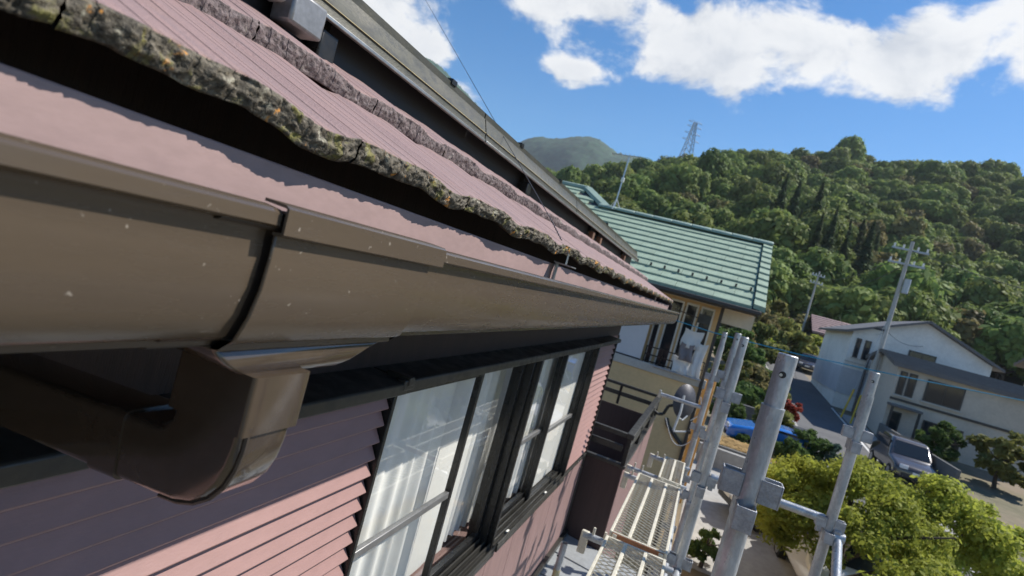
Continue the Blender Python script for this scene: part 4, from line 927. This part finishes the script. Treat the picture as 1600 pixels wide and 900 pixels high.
for x, y, r, h, m_, lab in ((10.6, 31.0, 1.0, 1.7, 'leaf_green', 'dark garden shrub in front of the beige house windows'), (12.6, 30.2, 1.3, 2.2, 'leaf_olive', 'olive garden tree in front of the beige house'), (6.5, 63.5, 1.8, 2.6, 'leaf_green', 'green bush at the end of the lane'), (1.6, 33.5, 1.2, 1.9, 'leaf_olive', 'yellowish bush behind the hedge near the lane'), (4.0, 37.0, .9, 1.2, 'leaf_green', 'rounded green bush on the lane verge'), (3.55, 21.6, .62, .95, 'leaf_green', 'dense green bush at the end of the straw bed'), (3.3, 26.2, .8, 1.1, 'leaf_olive', 'olive bush just behind the blue car'), (1.5, 25.6, .7, 1.0, 'leaf_green', 'green bush between the blue car and the hedge'), (4.05, 33.2, .7, .9, 'leaf_olive', 'small olive bush on the kerb by the lane'), (2.0, 44.0, 1.6, 2.4, 'leaf_autumn', 'brownish garden tree past the hedge'), (4.2, 52.0, 1.5, 2.2, 'leaf_yellow', 'yellow-green tree leaning over the low lane wall')):
    cloud_tree('garden_tree', lab, 'tree', (x, y, gz(y)), r, h, 10, 5200, .05+.0022*y, m_, 90+int(x*7+y), th=h*.3)
def slab(name, m, x0, x1, y0, y1, z0, z1, label=None, cat=None):
    o = MB().box(x0, x1, y0, y1, z0, z1).build(name, m, bevel=.02)
    if label: tag(o, label, cat)
    else: o['kind'] = 'structure'
    return o
# straw beds, low walls
def straw(x0, x1, y0, y1, h, label, seed):
    g_ = np.random.default_rng(seed); n = 5200; P = np.stack([g_.uniform(x0, x1, n), g_.uniform(y0, y1, n), np.zeros(n)], 1); P[:, 2] = -5.6+.065*P[:, 1]+h+g_.uniform(0, .05, n)
    a = g_.uniform(0, 6.28, n); d = np.stack([np.cos(a), np.sin(a), g_.uniform(-.2, .2, n)], 1)*.12; s = np.stack([-np.sin(a), np.cos(a), np.zeros(n)], 1)*.012
    V = np.stack([P-d-s, P+d-s, P+d+s, P-d+s], 1).reshape(-1, 3); o = finish('straw_bed', npmesh('straw_bed', V, np.arange(4*n).reshape(-1, 4)), 'straw'); tag(o, label, 'straw', kind='stuff')
straw(.6, 3.0, 20.5, 21.7, .40, 'dry straw mulch on the raised bed behind the driveway', 1)
straw(.7, 2.6, 8.2, 10.8, .02, 'dry straw mulch in the yard next to the neighbour wall', 2)
slab('raised_bed', 'soil', .5, 3.1, 20.505, 21.8, gz(20)-.3, gz(20)+.44)
slab('garden_wall', 'concrete_dark', .4, 3.2, 20.3, 20.5, gz(20)-.2, gz(20)+.46, 'low dark block wall holding the straw bed', 'wall')
slab('garden_wall', 'concrete_dark', .4, 3.8, 28.2, 28.4, gz(28)-.2, gz(28)+.55, 'low dark wall behind the blue car', 'wall')
slab('board_fence', 'orange_board', .19, .46, 15.3, 15.36, gz(15)-.1, -1.36, 'narrow orange board fence behind the scaffold poles', 'fence')
slab('retaining_wall', 'concrete', 5.6, 11.5, 60.5, 61.0, gz(60)-.5, gz(60)+2.1, 'pale concrete retaining wall behind the parked dark car', 'wall')
slab('retaining_wall', 'concrete_dark', 2.4, 5.4, 56.5, 57, gz(57)-.5, gz(57)+1.0, 'low grey wall along the lane under the garden trees', 'wall')
slab('street_wall', 'concrete_dark', 8.92, 9.04, 24, 33.9, gz(26)-.2, gz(30)+1.0, 'dark block wall in front of the beige house', 'wall')

# houses along the street
def house_block(name, label, x0, x1, y0, y1, zb, ze, wallm, roofm, pitch=.42, axis='x', over=.5, low=None, thick=.14):
    """axis = direction of the ridge"""
    t_ = thing(name, label, 'house', ((x0+x1)/2, (y0+y1)/2, zb)); ox, oy, oz = t_.location; hx, hy = (x1-x0)/2, (y1-y0)/2; H = ze-zb
    if axis == 'x':
        pk = H+hy*pitch; MB().add([(-hx, -hy, -.6), (-hx, -hy, H), (-hx, 0, pk), (-hx, hy, H), (-hx, hy, -.6), (hx, -hy, -.6), (hx, -hy, H), (hx, 0, pk), (hx, hy, H), (hx, hy, -.6)], [(0, 1, 2, 3, 4), (9, 8, 7, 6, 5), (0, 5, 6, 1), (1, 6, 7, 2), (2, 7, 8, 3), (3, 8, 9, 4)]).build('wall', wallm, t_)
        for s in (-1, 1):
            e = hy+over; r_ = MB().add([(-hx-over, s*e, H-over*pitch+.02), (hx+over, s*e, H-over*pitch+.02), (hx+over, 0, pk+.02), (-hx-over, 0, pk+.02), (-hx-over, s*e, H-over*pitch+.02+thick), (hx+over, s*e, H-over*pitch+.02+thick), (hx+over, 0, pk+.02+thick), (-hx-over, 0, pk+.02+thick)], [(0, 1, 2, 3), (7, 6, 5, 4), (0, 4, 5, 1), (2, 6, 7, 3), (1, 5, 6, 2), (0, 3, 7, 4)]).build('roof', roofm, t_)
            nrow = 9
            for k in range(nrow):   # tile courses
                q0, q1 = k/nrow, (k+1)/nrow-.012; ya, yb = s*e*(1-q0), s*e*(1-q1); za = H-over*pitch+(pk-H+over*pitch)*q0+.02+thick; zb_ = H-over*pitch+(pk-H+over*pitch)*q1+.02+thick
                MB().add([(-hx-over-.02, ya, za+.002), (hx+over+.02, ya, za+.002), (hx+over+.02, yb, zb_+.002), (-hx-over-.02, yb, zb_+.002), (-hx-over-.02, ya, za+.075), (hx+over+.02, ya, za+.075), (hx+over+.02, yb, zb_+.02), (-hx-over-.02, yb, zb_+.02)], [(0, 1, 2, 3), (7, 6, 5, 4), (0, 4, 5, 1), (2, 6, 7, 3), (1, 5, 6, 2), (0, 3, 7, 4)]).build('tile_course', roofm, r_)
    else:
        pk = H+hx*pitch; MB().add([(-hx, -hy, -.6), (-hx, -hy, H), (0, -hy, pk), (hx, -hy, H), (hx, -hy, -.6), (-hx, hy, -.6), (-hx, hy, H), (0, hy, pk), (hx, hy, H), (hx, hy, -.6)], [(4, 3, 2, 1, 0), (5, 6, 7, 8, 9), (0, 1, 6, 5), (1, 2, 7, 6), (2, 3, 8, 7), (3, 4, 9, 8)]).build('wall', wallm, t_)
        for s in (-1, 1):
            e = hx+over; MB().add([(s*e, -hy-over, H-over*pitch+.02), (s*e, hy+over, H-over*pitch+.02), (0, hy+over, pk+.02), (0, -hy-over, pk+.02), (s*e, -hy-over, H-over*pitch+.02+thick), (s*e, hy+over, H-over*pitch+.02+thick), (0, hy+over, pk+.02+thick), (0, -hy-over, pk+.02+thick)], [(0, 1, 2, 3), (7, 6, 5, 4), (0, 4, 5, 1), (2, 6, 7, 3), (1, 5, 6, 2), (0, 3, 7, 4)]).build('roof', roofm, t_)
    return t_
def win_on(h, x0, x1, z0, z1, y=None, x=None, frame='dark_trim', bars=0):
    """window on the -Y face (y given) or on the -X face (x given; then x0,x1 run along y); world coordinates"""
    L = h.location
    if y is not None:
        f_ = MB().box(x0-L.x, x1-L.x, y-.06-L.y, y-.002-L.y, z0-L.z, z1-L.z).build('window', frame, h)
        MB().box(x0-.06-L.x, x1+.06-L.x, y-.12-L.y, y-.002-L.y, z0-.07-L.z, z0-.002-L.z).build('sill', 'slab_grey', f_)
        n = bars+1; wd = (x1-x0-.1)/n
        for i in range(n): MB().box(x0+.05+i*wd+.02-L.x, x0+.05+(i+1)*wd-.02-L.x, y-.07-L.y, y-.0605-L.y, z0+.07-L.z, z1-.07-L.z).build('pane', 'car_glass', f_)
    else:
        f_ = MB().box(x-.06-L.x, x-.002-L.x, x0-L.y, x1-L.y, z0-L.z, z1-L.z).build('window', frame, h)
        MB().box(x-.07-L.x, x-.0605-L.x, x0+.06-L.y, x1-.06-L.y, z0+.07-L.z, z1-.07-L.z).build('pane', 'car_glass', f_)
    return f_
zb = gz(40)
h1 = house_block('house', 'white two-storey house with a low grey gable facing the utility pole', 7.85, 15.0, 40, 49, zb, zb+4.75, 'stucco_white', 'roof_grey', .42, 'y', .45)
MB().box(7.84-h1.location.x, 15.02-h1.location.x, 39.95-40-4.5, 39.999-40-4.5, .9, 2.5).build('blue_grey_band', 'stucco_blue', h1); MB().box(7.80-h1.location.x, 7.849-h1.location.x, -4.5, 4.4, .9, 2.5).build('blue_grey_band', 'stucco_blue', h1)
win_on(h1, 8.15, 8.42, zb+3.2, zb+4.4, y=40); win_on(h1, 8.62, 8.95, zb+3.2, zb+4.4, y=40); win_on(h1, 10.9, 12.3, zb+3.4, zb+4.5, y=40, bars=1)
for z in (2.65, 2.85): MB().box(7.83-h1.location.x, 15.0-h1.location.x, -4.56, -4.51, z, z+.08).build('string_course', 'slab_grey', h1)
MB().tube((9.0-h1.location.x, -4.6, 0), (9.0-h1.location.x, -4.6, 3.4), .07, 8).build('drain_pipe', 'roof_grey', h1)
zb = gz(34)
h2 = house_block('house', 'beige two-storey house with dark window frames at the street bend', 9.05, 16, 34.0, 39.2, zb, zb+3.75, 'stucco_beige', 'roof_grey', .2, 'x', .3)
for x0, x1, z0, z1, b_ in ((9.2, 9.5, 2.35, 3.55, 0), (9.6, 9.95, 2.35, 3.55, 0), (10.4, 12.0, 2.4, 3.5, 1), (9.25, 9.75, .1, 1.5, 0), (10.7, 12.4, .5, 1.5, 1)): win_on(h2, x0, x1, zb+z0, zb+z1, y=34.0, bars=b_)
MB().box(9.0-h2.location.x, 10.4-h2.location.x, -3.3, -2.61, 1.75, 1.87).build('porch_roof', 'roof_grey', h2, bevel=.02)
MB().box(9.05-h2.location.x, 16-h2.location.x, -2.66, -2.601, 2.05, 2.17).build('string_course', 'dark_trim', h2)
for x in (9.08, 10.25): MB().box(x-h2.location.x, x+.1-h2.location.x, -3.25, -3.15, -.1, 1.749).build('porch_post', 'dark_trim', h2)
zb = gz(72)
h3 = house_block('house', 'brown house with pinkish tiled gable roof below the wood', 9.9, 14.2, 66, 72, -1.3, 1.95, 'brown_wall', 'roof_pinkbrown', .5, 'x', .6)
MB().box(-2.17, 2.17, -3.05, -3.001, -.5, 1.0).build('ochre_base', 'ochre_wall', h3); win_on(h3, 11.4, 12.8, .3, 1.4, y=66, bars=1)
h4 = house_block('house', 'small cottage with a red tiled roof among the garden trees', 5.0, 9.2, 76, 81, gz(78)-.2, 1.75, 'cream_wall', 'roof_red', .45, 'x', .5); win_on(h4, 7.6, 8.6, .3, 1.2, y=76, bars=1)
h5 = house_block('house', 'low shed with a grey roof next to the brown house', 7.6, 9.3, 68, 71, gz(70)-.2, 1.0, 'stucco_white', 'roof_grey', .35, 'x', .4); win_on(h5, 7.9, 8.8, -.2, .6, y=68)
h6 = house_block('house', 'house with a mauve tiled roof behind the white house', 14.6, 20, 76, 82, gz(76), 2.1, 'cream_wall', 'roof_pinkbrown', .42, 'x', .6); win_on(h6, 15.5, 17, .6, 1.7, y=76, bars=1)
h7 = house_block('house', 'cream house with a dark roof further along the street', 19.5, 27, 40, 47, gz(42), gz(42)+5.6, 'cream_wall', 'roof_grey', .4, 'x', .6)
for x0 in (20.3, 23.2): win_on(h7, x0, x0+1.7, gz(42)+3.4, gz(42)+4.7, y=40, bars=1)

# utility poles and wires
def upole(loc, h, label, rz=0, r=.15, top=1.0):
    t_ = thing('utility_pole', label, 'utility pole', loc, rz)
    MB().tube((0, 0, -.3), (0, 0, h), r, 12, r*.62).build('shaft', 'pole_concrete', t_, smooth=True)
    for z in (h-.5, h-1.3):
        a = MB().box(-.9*top, .9*top, -.05, .05, z-.05, z+.05).build('cross_arm', 'tower_steel', t_)
        for x in (-.8, -.35, .35, .8): MB().tube((x*top, 0, z+.05), (x*top, 0, z+.25), .05, 8).build('insulator', 'white_plastic', a)
    MB().tube((.28, -.1, h-2.9), (.28, -.1, h-2.1), .17, 12).build('transformer', 'tower_steel', t_, smooth=True) if top > .9 else None
    MB().box(-.55, -.1, -.12, .12, h*.50, h*.50+.12).build('junction_box', 'black_plastic', t_, bevel=.02)
    return t_
upole((8.82, 37.2, gz(37.2)), 10.4, 'tall concrete utility pole in front of the white house')
upole((8.75, 68.0, gz(68)), 9.3, 'slim utility pole between the red cottage and the brown house', .4, .13, .8)
upole((4.4, 82.0, gz(80)+1), 8.2, 'distant utility pole just beyond the green roof corner', .4, .12, .7)
def wire(label, a, b, sag, r=.018):
    a, b = Vector(a), Vector(b); t_ = thing('overhead_wire', label, 'wire', tuple(a), 0, 'overhead wires')
    MB().path([a.lerp(b, i/16)-a-Vector((0, 0, sag*4*(i/16)*(1-i/16))) for i in range(17)], r, 5).build('cable', 'black_plastic', t_)
wz = gz(37.2)+9.9
wire('sagging overhead wire from the tall utility pole to the slim one', (8.82, 37.2, wz), (8.75, 68, gz(68)+8.8), .9)
wire('lower overhead wire between the tall and slim utility poles', (8.82, 37.2, wz-.8), (8.75, 68, gz(68)+8.0), 1.0)
wire('service wire dropping from the tall utility pole to the white house', (8.82, 37.2, wz-4.6), (11.5, 40, gz(40)+4.9), .3, .012)
wire('service wire from the tall utility pole to the brown house', (8.82, 37.2, wz-4.7), (11.4, 66, gz(66)+5.2), 1.0, .012)
wire('overhead wire running from the tall utility pole over the beige house', (8.82, 37.2, wz), (24, 30, gz(30)+9.0), .8)
# yellow guy guards
for i, (x, y, lab) in enumerate(((7.75, 36.4, 'yellow guard tube on the guy wire beside the white house corner'), (8.05, 35.4, 'yellow guard tube on the guy wire next to the tall utility pole'))):
    t_ = thing('guy_guard', lab, 'guy wire', (x, y, gz(y)), 0, 'guy wires with yellow guards'); e = Vector((8.8-x, 37.1-y, 6.6-.4*i))
    MB().tube((0, 0, 0), e*.26, .05, 10).build('guard', 'yellow_guard', t_, smooth=True); MB().tube(e*.26, e, .012, 6).build('wire', 'tower_steel', t_)

# vehicles
def car(name, label, cat, loc, rz, body, L=3.6, W=1.5, H=1.5, van=False):
    t_ = thing(name, label, cat, loc, rz)
    if van: side = [(-L/2, .30), (-L/2, .95), (-L/2+.12, 1.02), (-L/2+.42, H-.06), (-L/2+.6, H), (L/2-.08, H), (L/2, H-.12), (L/2, .30)]
    else: side = [(-L/2, .28), (-L/2+.02, .62), (-L/2+.18, .74), (-L/2+.95, .88), (-L/2+1.5, H-.05), (-L/2+1.75, H), (L/2-.75, H), (L/2-.25, 1.0), (L/2-.02, .88), (L/2, .32)]
    n = len(side); mb = MB()
    V = []
    for s in (-1, 1):
        for x, z in side: V.append((x, s*(W/2-(.13 if z > .98 else 0)), z))
    mb.add(V, [(i, (i+1) % n, n+(i+1) % n, n+i) for i in range(n)]+[tuple(range(n))[::-1], tuple(range(n, 2*n))]); b = mb.build('body', body, t_, bevel=.11, seg=4)
    i0 = 2 if van else 3; a, c = Vector((side[i0][0], 0, side[i0][1])), Vector((side[i0+1][0], 0, side[i0+1][1])); nr_ = Vector((-(c.z-a.z), 0, c.x-a.x)).normalized()*.012; q0, q1 = a.lerp(c, .12)+nr_, a.lerp(c, .9)+nr_
    MB().add([(q0.x, -W/2+.16, q0.z), (q0.x, W/2-.16, q0.z), (q1.x, W/2-.2, q1.z), (q1.x, -W/2+.2, q1.z)], [(0, 1, 2, 3)]).build('windscreen', 'car_glass', t_)
    for s in (-1, 1):
        MB().box(-L/2+(.6 if van else 1.45), L/2-.5, s*(W/2-.055)-.012*(s < 0), s*(W/2-.055)+.012*(s > 0), 1.02, H-.14).build('side_window', 'car_glass', t_)
        for x in (-L/2+.6, L/2-.6):
            w_ = MB().tube((x, s*(W/2-.16), .28), (x, s*(W/2+.012), .28), .28, 18).build('wheel', 'tyre', t_); MB().tube((x, s*(W/2+.0125), .28), (x, s*(W/2+.02), .28), .17, 14).build('rim', 'zinc', w_)
        MB().box(-L/2-.015, -L/2+.05, s*(W/2-.28)-.14, s*(W/2-.28)+.14, .60, .74).build('headlight', 'lamp_glass', t_, bevel=.02)
    MB().box(-L/2-.02, -L/2+.03, -.5, .5, .32, .46).build('bumper_grille', 'black_plastic', t_); MB().box(-L/2-.03, -L/2-.021, -.17, .17, .47, .57).build('number_plate', 'white_plastic', t_)
    return t_
car('parked_car', 'bright blue car parked behind the straw bed', 'car', (2.85, 23.2, gz(23.2)), math.radians(8), 'car_blue', 3.0, 1.45, 1.08)
car('parked_car', 'dark car parked at the foot of the retaining wall', 'car', (8.35, 55.5, gz(55.5)), math.radians(80), 'car_dark', 3.9, 1.6, 1.55)
car('parked_car', 'silver-white car parked on the driveway behind the scaffold', 'car', (3.0, 16.2, gz(16.2)), math.radians(20), 'car_white', 3.3, 1.45, 1.45)
slab('garden_wall', 'concrete', .6, 2.1, 19.2, 19.4, gz(19)-.2, gz(19)+.62, 'short pale block wall behind the silver car', 'wall')
car('parked_car', 'white car under the yellow-green trees', 'car', (3.5, 13.4, gz(13.4)), math.radians(95), 'car_white', 3.6, 1.5, 1.5)
car('parked_car', 'black car by the block wall of the beige house', 'car', (8.1, 26.5, gz(26.5)), math.radians(90), 'car_dark', 3.6, 1.5, 1.5)
# bins
bn = thing('storage_bin', 'black storage bin with wooden edge boards by the shrubs', 'bin', (4.15, 24.4, gz(24.4)))
MB().box(-.32, .25, -.3, .3, 0, .95).build('bin_body', 'black_plastic', bn, bevel=.03); MB().box(-.36, .29, -.34, .34, .95, 1.02).build('lid', 'black_plastic', bn, bevel=.02)
for x in (-.42, -.37): MB().box(x, x+.04, -.32, -.28, 0, 1.0).build('board', 'wood', bn)
cr = thing('crate', 'bright blue plastic crate standing beside the black bin', 'crate', (3.85, 23.4-.6, gz(22.8)+.25))
MB().box(-.17, .17, -.2, .2, 0, .5).build('crate_body', 'crate_blue', cr, bevel=.02); MB().box(-.19, .19, -.22, .22, .44, .52).build('rim', 'crate_blue', cr, bevel=.01)
for z in (.1, .22, .34): MB().box(-.13, .13, -.206, -.2005, z, z+.05).build('slot', 'crate_blue', cr)
MB().box(-.15, .15, -.18, .18, -.25, -.001).build('crate_base', 'black_plastic', cr)

# transmission tower on the hill
tw = thing('pylon', 'steel lattice transmission pylon rising above the wooded ridge', 'pylon', (-29.2, 252, float(hz(np.float64(-29.2), np.float64(252)))-.5), .5)
H = 79.5-tw.location.z; B, Tp = 3.4, .55; m_ = MB(); lv = [H*q for q in (0, .14, .27, .39, .50, .60, .69, .77, .85, .92, 1.0)]
wd = lambda z: B+(Tp-B)*min(1, (z/H)**.8)
for (sx, sy) in ((-1, -1), (1, -1), (1, 1), (-1, 1)):
    l_ = MB()
    for a, b in zip(lv[:-1], lv[1:]): l_.tube((sx*wd(a), sy*wd(a), a), (sx*wd(b), sy*wd(b), b), .13, 5)
    l_.build('leg', 'tower_steel', tw)
for a, b in zip(lv[:-1], lv[1:]):
    for (s1, s2) in (((-1, -1), (1, -1)), ((1, -1), (1, 1)), ((1, 1), (-1, 1)), ((-1, 1), (-1, -1))):
        m_.tube((s1[0]*wd(a), s1[1]*wd(a), a), (s2[0]*wd(b), s2[1]*wd(b), b), .07, 4); m_.tube((s2[0]*wd(a), s2[1]*wd(a), a), (s1[0]*wd(b), s1[1]*wd(b), b), .07, 4); m_.tube((s1[0]*wd(b), s1[1]*wd(b), b), (s2[0]*wd(b), s2[1]*wd(b), b), .06, 4)
m_.build('bracing', 'tower_steel', tw)
for z in (H*.66, H*.78, H*.90, H*.985):
    for s in (-1, 1): MB().tube((s*wd(z), 0, z), (s*(wd(z)+2.6), 0, z+.25), .10, 5).tube((s*wd(z), 0, z+1.0), (s*(wd(z)+2.6), 0, z+.25), .07, 4).build('cross_arm', 'tower_steel', tw)

# haze: even air over the whole valley
hm = bpy.data.materials.new('haze'); hm.use_nodes = True; t = NT(hm.node_tree); t.n.remove(t.n['Principled BSDF'])
pv = t.node('ShaderNodeVolumePrincipled'); pv.inputs['Color'].default_value = (.80, .88, 1.0, 1); pv.inputs['Density'].default_value = .00014; pv.inputs['Anisotropy'].default_value = .2
t.l.new(pv.outputs[0], t.n['Material Output'].inputs['Volume']); M['haze'] = hm
hzo = MB().box(-1210, 910, -710, 1580, -7.2, 450).build('haze', 'haze'); tag(hzo, 'thin bluish haze over the valley', 'haze', kind='stuff')
